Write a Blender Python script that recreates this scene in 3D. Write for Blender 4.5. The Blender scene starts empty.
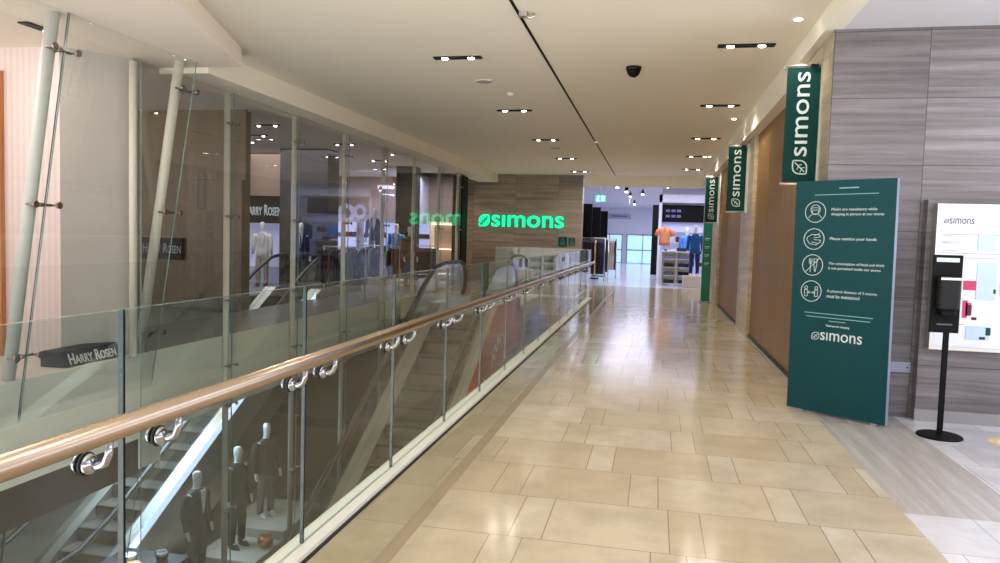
import bpy, bmesh, math, random
from mathutils import Vector, Matrix
random.seed(7)
SC = bpy.context.scene
COL = SC.collection
PI = math.pi

# ---------------------------------------------------------------- camera, world, exposure
cd = bpy.data.cameras.new('camera'); cam = bpy.data.objects.new('camera', cd); COL.objects.link(cam)
cd.sensor_width = 36; cd.lens = 26.39; cd.clip_start = .05; cd.clip_end = 300
yaw, pitch, roll = [math.radians(a) for a in (11.80, 3.49, 1.716)]
fw = Vector((-math.sin(yaw)*math.cos(pitch), math.cos(yaw)*math.cos(pitch), -math.sin(pitch)))
r0 = Vector((math.cos(yaw), math.sin(yaw), 0)); d0 = fw.cross(r0)
rt = math.cos(roll)*r0 - math.sin(roll)*d0; dn = math.sin(roll)*r0 + math.cos(roll)*d0
m3 = Matrix((rt, -dn, -fw)).transposed()
cam.matrix_world = Matrix.Translation((0, 0, 1.6)) @ m3.to_4x4()
SC.camera = cam
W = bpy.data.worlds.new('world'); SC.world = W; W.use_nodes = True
wn = W.node_tree; bg = wn.nodes['Background']; bg.inputs[1].default_value = 1.0      # rest of the mall; extra brightness added below to lift the corridor ceiling
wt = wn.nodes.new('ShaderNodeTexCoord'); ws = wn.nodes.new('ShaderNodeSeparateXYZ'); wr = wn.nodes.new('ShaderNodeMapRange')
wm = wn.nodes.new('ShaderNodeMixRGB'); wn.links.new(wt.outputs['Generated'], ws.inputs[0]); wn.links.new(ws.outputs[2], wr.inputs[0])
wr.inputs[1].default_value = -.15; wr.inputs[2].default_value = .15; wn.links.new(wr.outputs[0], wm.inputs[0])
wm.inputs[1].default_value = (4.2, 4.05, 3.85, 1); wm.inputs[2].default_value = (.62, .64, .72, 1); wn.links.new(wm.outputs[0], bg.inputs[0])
SC.view_settings.view_transform = 'Standard'; SC.view_settings.look = 'None'
SC.view_settings.exposure = .12; SC.view_settings.gamma = 1; SC.view_settings.use_curve_mapping = False
SC.cycles.max_bounces = 10; SC.cycles.diffuse_bounces = 8; SC.cycles.glossy_bounces = 5
SC.cycles.transparent_max_bounces = 40; SC.cycles.transmission_bounces = 6
SC.cycles.caustics_reflective = False; SC.cycles.caustics_refractive = False
SC.cycles.sample_clamp_indirect = 4

def area(name, loc, sx, sy, power, col, rot=(0, 0, 0)):
    l = bpy.data.lights.new(name, 'AREA'); l.shape = 'RECTANGLE'; l.size = sx; l.size_y = sy
    l.energy = power; l.color = col
    o = bpy.data.objects.new(name, l); COL.objects.link(o); o.location = loc; o.rotation_euler = rot
    return o
WARM = (1.0, .90, .76); COOL = (.74, .82, 1.0); LILAC = (.80, .80, 1.0); PINK = (1.0, .78, .73)
# daylight from the skylit crossing on the right, shop ceilings, lower level with added fill
area('crossing_skylight', (6.2, 3.6, 3.60), 4.5, 5.5, 210, COOL)
for k, yy in enumerate((27.75, 34, 41, 47.5)):
    area('shop_ceiling_light', (0.6, yy, 3.84), 5.5, 2.6, 210, LILAC)
area('display_bay_light', (-6.6, 5.6, 3.58), .5, 2.4, 34, PINK)
area('menswear_ceiling_light', (-10.5, 19.0, 3.86), 3.2, 7.0, 190, (.94, .91, 1.0))
area('menswear_back_light', (-9.5, 26.9, 3.8), 5, 1.2, 150, (.78, .78, 1.0))
area('menswear_warm_light', (-7.6, 23.6, 3.1), 1.2, 1.5, 60, (1, .74, .55))
area('lower_shop_light', (-8.2, 11.8, -1.3), 1.6, 4.0, 60, (1, .88, .74))
area('void_fill_light', (-2.4, 8.5, -.95), .5, 9.0, 110, (.84, .92, 1.0))  # lamp added to brighten the dark void and the first escalator
area('blue_tread_fill', (-8.6, 11.2, -1.12), 1.3, 2.4, 240, (.55, .76, 1.0))  # blue lamp added to tint the second escalator's treads

# ---------------------------------------------------------------- materials
def lin(c):
    return tuple((x/12.92 if x <= .04045 else ((x+.055)/1.055)**2.4) for x in c)
def rgb(r, g, b):
    return lin((r/255, g/255, b/255)) + (1,)
def newmat(name):
    m = bpy.data.materials.new(name); m.use_nodes = True
    nt = m.node_tree; nt.nodes.clear()
    out = nt.nodes.new('ShaderNodeOutputMaterial')
    return m, nt, out
def mat(name, col, rough=.5, metal=0., emit=0., ecol=None, spec=.5, vary=.05, vscale=3.0):
    m, nt, out = newmat(name)
    p = nt.nodes.new('ShaderNodeBsdfPrincipled'); nt.links.new(p.outputs[0], out.inputs[0])
    p.inputs['Roughness'].default_value = rough; p.inputs['Metallic'].default_value = metal
    p.inputs['Specular IOR Level'].default_value = spec
    p.inputs['Base Color'].default_value = col
    if vary:
        tc = nt.nodes.new('ShaderNodeTexCoord'); nz = nt.nodes.new('ShaderNodeTexNoise')
        nz.inputs['Scale'].default_value = vscale; nz.inputs['Detail'].default_value = 4
        nt.links.new(tc.outputs['Object'], nz.inputs['Vector'])
        mx = nt.nodes.new('ShaderNodeMixRGB'); mx.inputs[1].default_value = tuple(c*(1-vary) for c in col[:3])+(1,)
        mx.inputs[2].default_value = tuple(min(1, c*(1+vary)) for c in col[:3])+(1,)
        nt.links.new(nz.outputs['Fac'], mx.inputs[0]); nt.links.new(mx.outputs[0], p.inputs['Base Color'])
    if emit:
        p.inputs['Emission Color'].default_value = ecol or col; p.inputs['Emission Strength'].default_value = emit
    return m
class NT:
    """small helper for math graphs"""
    def __init__(s, nt): s.nt = nt
    def math(s, op, a, b=None):
        n = s.nt.nodes.new('ShaderNodeMath'); n.operation = op
        for i, x in enumerate((a, b)):
            if x is None: continue
            if isinstance(x, (int, float)): n.inputs[i].default_value = x
            else: s.nt.links.new(x, n.inputs[i])
        return n.outputs[0]
    def white(s, w):
        n = s.nt.nodes.new('ShaderNodeTexWhiteNoise'); n.noise_dimensions = '1D'
        s.nt.links.new(w, n.inputs['W']); return n.outputs['Value']
    def ramp(s, fac, stops):
        n = s.nt.nodes.new('ShaderNodeValToRGB'); e = n.color_ramp.elements
        while len(e) < len(stops): e.new(.5)
        for k, (p, c) in enumerate(stops): e[k].position = p; e[k].color = c
        s.nt.links.new(fac, n.inputs[0]); return n.outputs[0]
    def mix(s, fac, a, b, mode='MIX'):
        n = s.nt.nodes.new('ShaderNodeMixRGB'); n.blend_type = mode
        for i, x in zip((0, 1, 2), (fac, a, b)):
            if isinstance(x, (int, float)): n.inputs[i].default_value = x
            elif isinstance(x, tuple): n.inputs[i].default_value = x
            else: s.nt.links.new(x, n.inputs[i])
        return n.outputs[0]
    def noise(s, scale, vec_scale=(1, 1, 1), detail=6, rough=.6):
        tc = s.nt.nodes.new('ShaderNodeTexCoord'); mp = s.nt.nodes.new('ShaderNodeMapping')
        mp.inputs['Scale'].default_value = vec_scale; s.nt.links.new(tc.outputs['Object'], mp.inputs[0])
        n = s.nt.nodes.new('ShaderNodeTexNoise'); n.inputs['Scale'].default_value = scale
        n.inputs['Detail'].default_value = detail; n.inputs['Roughness'].default_value = rough
        s.nt.links.new(mp.outputs[0], n.inputs['Vector']); return n.outputs['Fac']
    def xyz(s):
        tc = s.nt.nodes.new('ShaderNodeTexCoord'); sp = s.nt.nodes.new('ShaderNodeSeparateXYZ')
        s.nt.links.new(tc.outputs['Object'], sp.inputs[0]); return sp.outputs

def ashlar_floor(name, stops, P=.85, B=.67, R=.63, grout=(.27, .22, .155, 1), rough=.135, yoff=0., spots=.5):
    m, nt, out = newmat(name); g = NT(nt)
    p = nt.nodes.new('ShaderNodeBsdfPrincipled'); nt.links.new(p.outputs[0], out.inputs[0])
    x, y, z = g.xyz()
    yy = g.math('DIVIDE', g.math('ADD', y, yoff), R); row = g.math('FLOOR', yy)
    fy = g.math('MULTIPLY', g.math('SUBTRACT', yy, row), R)
    u = g.math('ADD', x, g.math('MULTIPLY', g.white(row), P*5)); cu = g.math('DIVIDE', u, P); c = g.math('FLOOR', cu)
    f = g.math('MULTIPLY', g.math('SUBTRACT', cu, c), P)
    big = g.math('LESS_THAN', f, B)
    dx = g.math('MINIMUM', g.math('MINIMUM', f, g.math('ABSOLUTE', g.math('SUBTRACT', f, B))), g.math('SUBTRACT', P, f))
    dy = g.math('MINIMUM', fy, g.math('SUBTRACT', R, fy))
    joint = g.math('LESS_THAN', g.math('MINIMUM', dx, dy), .0035)
    idn = g.math('ADD', g.math('ADD', g.math('MULTIPLY', c, 2.37), big), g.math('MULTIPLY', row, 17.13))
    rnd = g.white(idn)
    base = g.ramp(rnd, stops)
    n1 = g.noise(2.2, (1, 1, 1), 8, .65)
    n1 = g.ramp(n1, [(.40, (0, 0, 0, 1)), (.66, (1, 1, 1, 1))])
    base = g.mix(g.math('MULTIPLY', n1, .5), base, tuple(c_*.70 for c_ in stops[0][1][:3])+(1,))
    n2 = g.noise(5, (1.3, .5, 1), 9, .75)
    pit = g.ramp(n2, [(.66, (0, 0, 0, 1)), (.74, (1, 1, 1, 1))])
    base = g.mix(g.math('MULTIPLY', pit, spots), base, (.17, .12, .07, 1))
    base = g.mix(joint, base, grout)
    nt.links.new(base, p.inputs['Base Color'])
    n3 = g.noise(3, (1, 1, 1), 3, .5)
    nt.links.new(g.math('ADD', g.math('MULTIPLY', n3, .10), rough-.05), p.inputs['Roughness'])
    return m
def vein_stone(name, dark, light, axis='x', jx=.8, jz=.6, rough=.3, joff=(0, 0), vs=1.0):
    """striped stone slabs with thin joints; streaks run along the wall"""
    m, nt, out = newmat(name); g = NT(nt)
    p = nt.nodes.new('ShaderNodeBsdfPrincipled'); nt.links.new(p.outputs[0], out.inputs[0])
    x, y, z = g.xyz(); h = x if axis == 'x' else y
    if axis == 'flat': h = y
    zz = z if axis != 'flat' else x
    ch = g.math('DIVIDE', g.math('ADD', h, joff[0]), jx); cz = g.math('DIVIDE', g.math('ADD', zz, joff[1]), jz)
    fh = g.math('FLOOR', ch); fz = g.math('FLOOR', cz)
    rnd = g.white(g.math('ADD', g.math('MULTIPLY', fh, 3.7), g.math('MULTIPLY', fz, 11.3)))
    cm = nt.nodes.new('ShaderNodeCombineXYZ')
    nt.links.new(g.math('MULTIPLY', h, .45), cm.inputs[0])
    nt.links.new(g.math('ADD', g.math('MULTIPLY', zz, 9.*vs), g.math('MULTIPLY', rnd, 30)), cm.inputs[1])
    n = nt.nodes.new('ShaderNodeTexNoise'); n.inputs['Scale'].default_value = 1.0; n.inputs['Detail'].default_value = 9
    n.inputs['Roughness'].default_value = .72; n.inputs['Distortion'].default_value = .35
    nt.links.new(cm.outputs[0], n.inputs['Vector'])
    base = g.ramp(n.outputs['Fac'], [(.30, dark), (.5, tuple((a+b)/2 for a, b in zip(dark, light))), (.68, light)])
    base = g.mix(1.0, base, g.ramp(rnd, [(0, (.74, .74, .74, 1)), (1, (1.1, 1.1, 1.1, 1))]), 'MULTIPLY')
    dh = g.math('MULTIPLY', g.math('SUBTRACT', ch, fh), jx); dz = g.math('MULTIPLY', g.math('SUBTRACT', cz, fz), jz)
    j = g.math('LESS_THAN', g.math('MINIMUM', dh, dz), .006)
    base = g.mix(j, base, tuple(c*.55 for c in dark[:3])+(1,))
    nt.links.new(base, p.inputs['Base Color']); p.inputs['Roughness'].default_value = rough
    return m
def wood(name, dark, light, rough=.4, axis=0):
    m, nt, out = newmat(name); g = NT(nt)
    p = nt.nodes.new('ShaderNodeBsdfPrincipled'); nt.links.new(p.outputs[0], out.inputs[0])
    n = g.noise(1.0, (26, 26, .9), 8, .6)
    x, y, z = g.xyz(); h = y if axis == 0 else x
    c = g.math('DIVIDE', h, .24); f = g.math('FLOOR', c)
    b = g.mix(1.0, g.ramp(n, [(.3, dark), (.7, light)]), g.ramp(g.white(f), [(0, (.88, .88, .88, 1)), (1, (1.06, 1.06, 1.06, 1))]), 'MULTIPLY')
    d = g.math('LESS_THAN', g.math('SUBTRACT', c, f), .015)
    b = g.mix(g.math('MULTIPLY', d, .5), b, tuple(v*.5 for v in dark[:3])+(1,))
    nt.links.new(b, p.inputs['Base Color']); p.inputs['Roughness'].default_value = rough
    return m
def glass(name, tint, f0=.07, haze=0., hcol=(.6, .65, .62, 1)):
    m, nt, out = newmat(name); g = NT(nt)
    tr = nt.nodes.new('ShaderNodeBsdfTransparent'); tr.inputs[0].default_value = tint
    gl = nt.nodes.new('ShaderNodeBsdfGlossy'); gl.inputs['Roughness'].default_value = .0
    gl.inputs['Color'].default_value = (.95, 1, .98, 1)
    lw = nt.nodes.new('ShaderNodeLayerWeight'); lw.inputs['Blend'].default_value = .5
    geo = nt.nodes.new('ShaderNodeNewGeometry')
    fr = g.math('ADD', g.math('MULTIPLY', g.math('POWER', lw.outputs['Facing'], 5), 1-f0), f0)
    fac = g.math('MULTIPLY', fr, g.math('SUBTRACT', 1.0, geo.outputs['Backfacing']))
    sh = tr.outputs[0]
    if haze:
        df = nt.nodes.new('ShaderNodeBsdfDiffuse'); df.inputs[0].default_value = hcol
        mh = nt.nodes.new('ShaderNodeMixShader'); mh.inputs[0].default_value = haze
        nt.links.new(tr.outputs[0], mh.inputs[1]); nt.links.new(df.outputs[0], mh.inputs[2]); sh = mh.outputs[0]
    mx = nt.nodes.new('ShaderNodeMixShader')
    nt.links.new(fac, mx.inputs[0]); nt.links.new(sh, mx.inputs[1]); nt.links.new(gl.outputs[0], mx.inputs[2])
    nt.links.new(mx.outputs[0], out.inputs[0]); return m

M = {}
M['tile'] = ashlar_floor('cream_travertine', [(0, rgb(181, 166, 142)), (.5, rgb(188, 175, 152)), (1, rgb(196, 185, 166))], yoff=0)
M['tile_edge'] = ashlar_floor('weathered_travertine', [(0, rgb(164, 152, 126)), (.5, rgb(176, 165, 138)), (1, rgb(188, 178, 152))], P=.6, B=.42, R=.63, spots=.75)
M['stripe'] = mat('brown_stone_band', rgb(152, 136, 112), .25, vary=.15, vscale=6)
M['band'] = vein_stone('grey_stone_floor', rgb(146, 140, 134), rgb(186, 181, 176), 'flat', 2.4, 3.0, .25, (.1, 1.5), vs=.9)
M['white_tile'] = ashlar_floor('white_stone_floor', [(0, rgb(190, 188, 192)), (.5, rgb(204, 202, 206)), (1, rgb(214, 212, 216))], P=1.2, B=.6, R=.6, grout=(.35, .34, .35, 1), rough=.22, spots=.05)
M['ceiling'] = mat('warm_white_plaster', rgb(240, 234, 220), .9, vary=.015, vscale=.7)
M['ceiling_cool'] = mat('cool_white_plaster', rgb(214, 214, 222), .9, vary=.015)
M['ceiling_pink'] = mat('white_plaster', rgb(238, 227, 216), .9, vary=.015)
M['stone_grey'] = vein_stone('grey_vein_stone', rgb(76, 70, 72), rgb(144, 137, 141), 'x', .83, .62, .32, (-1.585, .1), vs=1.3)
M['stone_side'] = vein_stone('pale_vein_stone', rgb(156, 140, 116), rgb(206, 192, 166), 'y', 1.6, .62, .32, (0, .1))
M['stone_brown'] = vein_stone('brown_vein_stone', rgb(106, 94, 82), rgb(170, 156, 140), 'x', 1.55, 1.2, .35, (.3, .15))
M['stone_base'] = mat('grey_stone_base', rgb(150, 146, 148), .35, vary=.08, vscale=6)
M['wood'] = wood('oak_veneer', rgb(104, 70, 28), rgb(150, 110, 54))
M['wood_dark'] = wood('walnut_veneer', rgb(98, 78, 56), rgb(124, 102, 74), axis=1)
M['wood_strip'] = wood('chestnut_veneer', rgb(150, 90, 40), rgb(190, 126, 70), axis=1)
M['glass'] = glass('clear_green_glass', (.90, .94, .925, 1), .07, .008)
M['glass_front'] = glass('clear_glass', (.965, .975, .965, 1), .08, .006)
M['glass_tilt'] = glass('tilted_clear_glass', (.965, .975, .965, 1), .08, .012)
M['glass_low'] = glass('lower_mirror_glass', (.93, .95, .96, 1), .24, .004)
M['glass_esc'] = glass('balustrade_glass', (.86, .88, .86, 1), .07)
M['edge'] = mat('glass_edge', rgb(14, 40, 48), .15, vary=0)
M['edge_top'] = mat('polished_glass_edge', rgb(96, 128, 120), .2, vary=0)
M['white_paint'] = mat('white_powder_coat', rgb(222, 222, 214), .5, vary=.02)
M['fin'] = mat('satin_white_steel', rgb(214, 212, 200), .4, vary=.02)
M['fin_grey'] = mat('satin_grey_steel', rgb(200, 204, 202), .4, vary=.02)
M['steel'] = mat('brushed_stainless', (.62, .60, .57, 1), .28, 1.0, vary=.06, vscale=20)
M['clamp'] = mat('dark_stainless', (.30, .27, .25, 1), .3, 1.0, vary=0)
M['rail'] = mat('satin_bronze_rail', (.42, .33, .255, 1), .27, 1.0, vary=.05, vscale=12)
M['chrome'] = mat('chrome', (.44, .44, .48, 1), .13, 1.0, vary=0)
M['rubber'] = mat('black_rubber', rgb(16, 16, 17), .45, vary=0)
M['black'] = mat('black_paint', rgb(5, 5, 6), .55, spec=.18, vary=0)
M['dark'] = mat('charcoal_panel', rgb(16, 16, 19), .45, spec=.3, vary=.05)
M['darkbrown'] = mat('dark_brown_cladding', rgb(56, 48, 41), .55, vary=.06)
M['slab'] = mat('pale_grey_cladding', rgb(232, 234, 226), .55, vary=.02)
M['grey_wall'] = mat('grey_wall_panel', rgb(178, 174, 170), .7, vary=.02)
def ribbed(name, a, b):
    m, nt, out = newmat(name); g = NT(nt)
    p = nt.nodes.new('ShaderNodeBsdfPrincipled'); nt.links.new(p.outputs[0], out.inputs[0])
    x, y, z = g.xyz(); c = g.math('SINE', g.math('MULTIPLY', x, 75))
    nt.links.new(g.mix(g.math('MULTIPLY', g.math('ADD', c, 1), .5), a, b), p.inputs['Base Color'])
    p.inputs['Roughness'].default_value = .7; return m
M['pink_wall'] = ribbed('ribbed_pale_wall', rgb(208, 190, 188), rgb(218, 202, 200))
M['green'] = mat('deep_green_vinyl', rgb(0, 64, 70), .5, spec=.25, vary=.01)
M['green_banner'] = mat('dark_green_fabric', rgb(0, 56, 52), .7, spec=.2, vary=.02)
M['green_totem'] = mat('bright_green_vinyl', rgb(0, 116, 84), .4, vary=.01)
M['white_ink'] = mat('white_ink', rgb(206, 222, 224), .5, vary=0)
M['pale_ink'] = mat('pale_green_ink', rgb(120, 176, 176), .5, vary=0)
M['grey_ink'] = mat('grey_ink', rgb(34, 34, 44), .5, vary=0)
M['alu'] = mat('grey_aluminium', rgb(150, 156, 176), .4, .3, vary=.02)
M['neon'] = mat('green_sign_light', rgb(0, 235, 150), .4, emit=1.25, ecol=rgb(0, 236, 160), vary=0)
M['neon_dim'] = mat('green_sign_line', rgb(0, 120, 80), .4, emit=.5, ecol=rgb(0, 160, 105), vary=0)
M['lamp'] = mat('lamp_lens', (1, .95, .85, 1), .3, emit=30, ecol=(1, .92, .78, 1), vary=0)
M['lamp_small'] = mat('small_lamp_lens', (1, .95, .9, 1), .3, emit=14, ecol=(1, .94, .88, 1), vary=0)
M['lightbox'] = mat('backlit_white_sheet', rgb(224, 226, 244), .4, emit=.12, ecol=rgb(214, 220, 255), vary=0)
M['exit'] = mat('exit_sign_green', rgb(20, 190, 150), .4, emit=1.2, ecol=rgb(40, 210, 170), vary=0)
M['exit_white'] = mat('exit_sign_white', rgb(240, 255, 250), .4, emit=1.6, ecol=(.9, 1, .97, 1), vary=0)
M['day'] = mat('daylit_door_glass', rgb(190, 226, 246), .2, emit=.72, ecol=rgb(176, 226, 248), vary=.2, vscale=1.5)
M['shop_floor'] = mat('pale_polished_floor', rgb(206, 206, 214), .16, vary=.03, vscale=.8)
M['shop_wall'] = mat('white_shop_wall', rgb(226, 226, 236), .7, vary=.01)
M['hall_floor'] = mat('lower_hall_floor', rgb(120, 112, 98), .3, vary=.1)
M['ms_floor'] = mat('grey_shop_floor', rgb(168, 163, 164), .25, vary=.06)
M['ms_ceiling'] = mat('grey_shop_ceiling', rgb(226, 222, 220), .9, vary=.01)
M['ms_wall'] = mat('taupe_shop_wall', rgb(150, 128, 112), .7, vary=.03)
M['column'] = mat('blue_grey_column', rgb(56, 52, 53), .5, vary=.04)
M['glow_shelf'] = mat('backlit_shelf_panel', rgb(214, 218, 250), .5, emit=.22, ecol=rgb(190, 196, 255), vary=0)
M['glow_band'] = mat('backlit_lilac_panel', rgb(214, 218, 250), .5, emit=.75, ecol=rgb(186, 194, 255), vary=0)
M['glow_warm'] = mat('lit_shelf_edge', rgb(255, 236, 214), .5, emit=2.0, ecol=(1, .88, .74, 1), vary=0)
M['soft_glow'] = mat('emblem_added_glow', rgb(200, 196, 210), .5, emit=.2, ecol=rgb(226, 222, 250), vary=0)  # glow put into the material, the emblem's front gets little light
M['white_body'] = mat('matte_white_mannequin', rgb(232, 230, 226), .5, vary=0)
M['red'] = mat('red_wrap', rgb(172, 30, 22), .45, vary=.05)
M['step'] = mat('ribbed_step_metal', rgb(112, 104, 94), .42, .55, vary=.08, vscale=30)
M['riser'] = mat('step_riser', rgb(84, 78, 70), .5, .4, vary=.06, vscale=30)
M['truss'] = mat('escalator_cladding', (.50, .47, .43, 1), .3, .8, vary=.05)
M['cream'] = mat('cream_plinth', rgb(206, 198, 186), .6, vary=.02)
M['copper'] = mat('copper_bowl', (.75, .32, .14, 1), .3, 1.0, vary=.05)
for nm, c in dict(orange=(214, 136, 88), skyblue=(84, 150, 226), royal=(20, 84, 150), navy=(24, 40, 92), charcoal=(38, 38, 44), black_cloth=(18, 18, 20),
                  brown=(104, 66, 40), denim=(58, 84, 130), grey_cloth=(96, 94, 96), white_cloth=(224, 222, 222), beige=(196, 176, 150), burgundy=(96, 24, 36), lilac=(132, 130, 176),
                  pinkp=(206, 70, 110), yellow=(226, 190, 90), paleblue=(196, 216, 240), darkgreen=(0, 70, 64), maroon=(110, 20, 60), decal=(214, 190, 130)).items():
    M[nm] = mat(nm, rgb(*c), .8, vary=.08, vscale=9)

# ---------------------------------------------------------------- mesh helpers
class MB:
    def __init__(s): s.v = []; s.f = []; s.mi = []; s.sm = []
    def add(s, vs, fs, m=0, smooth=False):
        b = len(s.v); s.v += [tuple(p) for p in vs]
        for f in fs: s.f.append([i+b for i in f]); s.mi.append(m); s.sm.append(smooth)
        return s
    def box(s, x0, x1, y0, y1, z0, z1, m=0, ms=None):
        v = [(x, y, z) for z in (z0, z1) for y in (y0, y1) for x in (x0, x1)]
        F = dict(bottom=[0, 2, 3, 1], top=[4, 5, 7, 6], front=[0, 1, 5, 4], back=[2, 6, 7, 3], left=[0, 4, 6, 2], right=[1, 3, 7, 5])
        for k, f in F.items(): s.add([v[i] for i in f], [[0, 1, 2, 3]], (ms or {}).get(k, m))
        return s
    def bev(s, x0, x1, y0, y1, z0, z1, r=.02, m=0):
        """box with rounded vertical edges and eased top"""
        n = 4; pts = []
        for cx, cy, a0 in ((x1-r, y1-r, 0), (x0+r, y1-r, 90), (x0+r, y0+r, 180), (x1-r, y0+r, 270)):
            for k in range(n+1):
                a = math.radians(a0+90*k/n); pts.append((cx, cy, math.cos(a), math.sin(a)))
        rings = []
        for z, q in ((z0, .6), (z0+r*.5, 1), (z1-r*.5, 1), (z1, .6)):
            rings.append([(px+ca*r*q, py+sa*r*q, z) for px, py, ca, sa in pts])
        return s.rings(rings, m, True, True, False)
    def rings(s, rings, m=0, cap0=True, cap1=True, smooth=True, closed=True):
        n = len(rings[0]); vs = [p for r in rings for p in r]; fs = []
        for k in range(len(rings)-1):
            for i in range(n if closed else n-1):
                j = (i+1) % n; fs.append([k*n+i, k*n+j, (k+1)*n+j, (k+1)*n+i])
        s.add(vs, fs, m, smooth)
        if cap0: s.add(rings[0][::-1], [list(range(n))], m)
        if cap1: s.add(rings[-1], [list(range(n))], m)
        return s
    def tube(s, pts, r, n=10, m=0, flat=1.0, up=(0, 0, 1), caps=True, smooth=True):
        pts = [Vector(p) for p in pts]; R = []; rr = r if isinstance(r, (list, tuple)) else [r]*len(pts)
        prev = None
        for i, p in enumerate(pts):
            t = (pts[min(i+1, len(pts)-1)]-pts[max(i-1, 0)]).normalized()
            ref = Vector(up) if prev is None else prev
            a = ref - t*ref.dot(t)
            if a.length < 1e-4: a = t.orthogonal()
            a.normalize(); prev = a; b = t.cross(a)
            R.append([tuple(p + a*(rr[i]*math.cos(2*PI*k/n)) + b*(rr[i]*flat*math.sin(2*PI*k/n))) for k in range(n)])
        return s.rings(R, m, caps, caps, smooth)
    def cyl(s, a, b, r, r2=None, n=16, m=0): return s.tube([a, b], [r, r if r2 is None else r2], n, m)
    def loft(s, secs, n=14, m=0):
        """secs: (cx,cy,z,rx,ry) horizontal ellipses"""
        return s.rings([[(cx+rx*math.cos(2*PI*k/n), cy+ry*math.sin(2*PI*k/n), z) for k in range(n)] for cx, cy, z, rx, ry in secs], m)
    def ball(s, c, rx, ry=None, rz=None, n=14, m=0, lo=-90, hi=90):
        ry = ry or rx; rz = rz or rx; R = []
        for i in range(9):
            t = math.radians(lo+(hi-lo)*i/8); q = max(math.cos(t), .02)
            R.append([(c[0]+rx*q*math.cos(2*PI*k/n), c[1]+ry*q*math.sin(2*PI*k/n), c[2]+rz*math.sin(t)) for k in range(n)])
        return s.rings(R, m)
    def prism(s, poly, a0, a1, axis='z', m=0, ends=None):
        def P(p, a):
            return {'z': (p[0], p[1], a), 'x': (a, p[0], p[1]), 'y': (p[0], a, p[1])}[axis]
        n = len(poly); lo = [P(p, a0) for p in poly]; hi = [P(p, a1) for p in poly]
        s.add(lo+hi, [[i, (i+1) % n, n+(i+1) % n, n+i] for i in range(n)], m)
        e = m if ends is None else ends
        s.add(lo[::-1], [list(range(n))], e); s.add(hi, [list(range(n))], e); return s
    def frame(s, O, u, v, w, pts, width, depth, closed=False, m=0):
        """ribbon stroke on a plane: O origin, u/v axes, w outward normal, pts 2-D"""
        O, u, v, w = map(Vector, (O, u, v, w)); n = len(pts); seg = n if closed else n-1
        for i in range(seg):
            a = Vector(pts[i]); b = Vector(pts[(i+1) % n]); d = (b-a)
            if d.length < 1e-7: continue
            d.normalize(); q = Vector((-d.y, d.x))*width/2; a = a-d*width*.3; b = b+d*width*.3
            c4 = [a-q, b-q, b+q, a+q]
            lo = [O+u*c.x+v*c.y for c in c4]; hi = [p+w*depth for p in lo]
            s.add(lo+hi, [[4, 5, 6, 7], [0, 1, 5, 4], [1, 2, 6, 5], [2, 3, 7, 6], [3, 0, 4, 7]], m)
        return s
    def quad(s, O, u, v, w, a0, a1, b0, b1, depth, m=0):
        O, u, v, w = map(Vector, (O, u, v, w)); c4 = [(a0, b0), (a1, b0), (a1, b1), (a0, b1)]
        lo = [O+u*a+v*b for a, b in c4]; hi = [p+w*depth for p in lo]
        return s.add(lo+hi, [[4, 5, 6, 7], [0, 1, 5, 4], [1, 2, 6, 5], [2, 3, 7, 6], [3, 0, 4, 7], [3, 2, 1, 0]], m)
    def build(s, name, mats, parent=None):
        me = bpy.data.meshes.new(name); me.from_pydata(s.v, [], s.f)
        for mm in (mats if isinstance(mats, (list, tuple)) else [mats]): me.materials.append(M[mm])
        for p, i, q in zip(me.polygons, s.mi, s.sm): p.material_index = i; p.use_smooth = q
        bm = bmesh.new(); bm.from_mesh(me); bmesh.ops.remove_doubles(bm, verts=bm.verts, dist=1e-5)
        bmesh.ops.recalc_face_normals(bm, faces=bm.faces); bm.to_mesh(me); bm.free(); me.update()
        o = bpy.data.objects.new(name, me); COL.objects.link(o); own(o, parent); return o
def own(o, parent):
    if parent is not None:
        o.parent = parent; o.matrix_parent_inverse = parent_world(parent).inverted()
def parent_world(o):
    mtx = Matrix.LocRotScale(o.location, o.rotation_euler, o.scale)
    return parent_world(o.parent) @ o.matrix_parent_inverse @ mtx if o.parent else mtx
def tag(o, label, cat, group=None):
    o['label'] = label; o['category'] = cat
    if group: o['group'] = group
    return o
def thing(name, label, cat, loc=(0, 0, 0), group=None):
    o = bpy.data.objects.new(name, None); o.empty_display_size = .1; COL.objects.link(o); o.location = loc
    return tag(o, label, cat, group)
def struct(o): o['kind'] = 'structure'; return o
def dup(root, loc=None, rotz=None, label=None, group=None, par=None):
    c = root.copy(); COL.objects.link(c)
    if par is not None: c.parent = par; c.matrix_parent_inverse = root.matrix_parent_inverse.copy()
    if loc is not None: c.location = loc
    if rotz is not None: c.rotation_euler = (0, 0, rotz)
    if label: c['label'] = label
    if group: c['group'] = group
    for ch in list(root.children): dup(ch, par=c)
    return c
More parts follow.
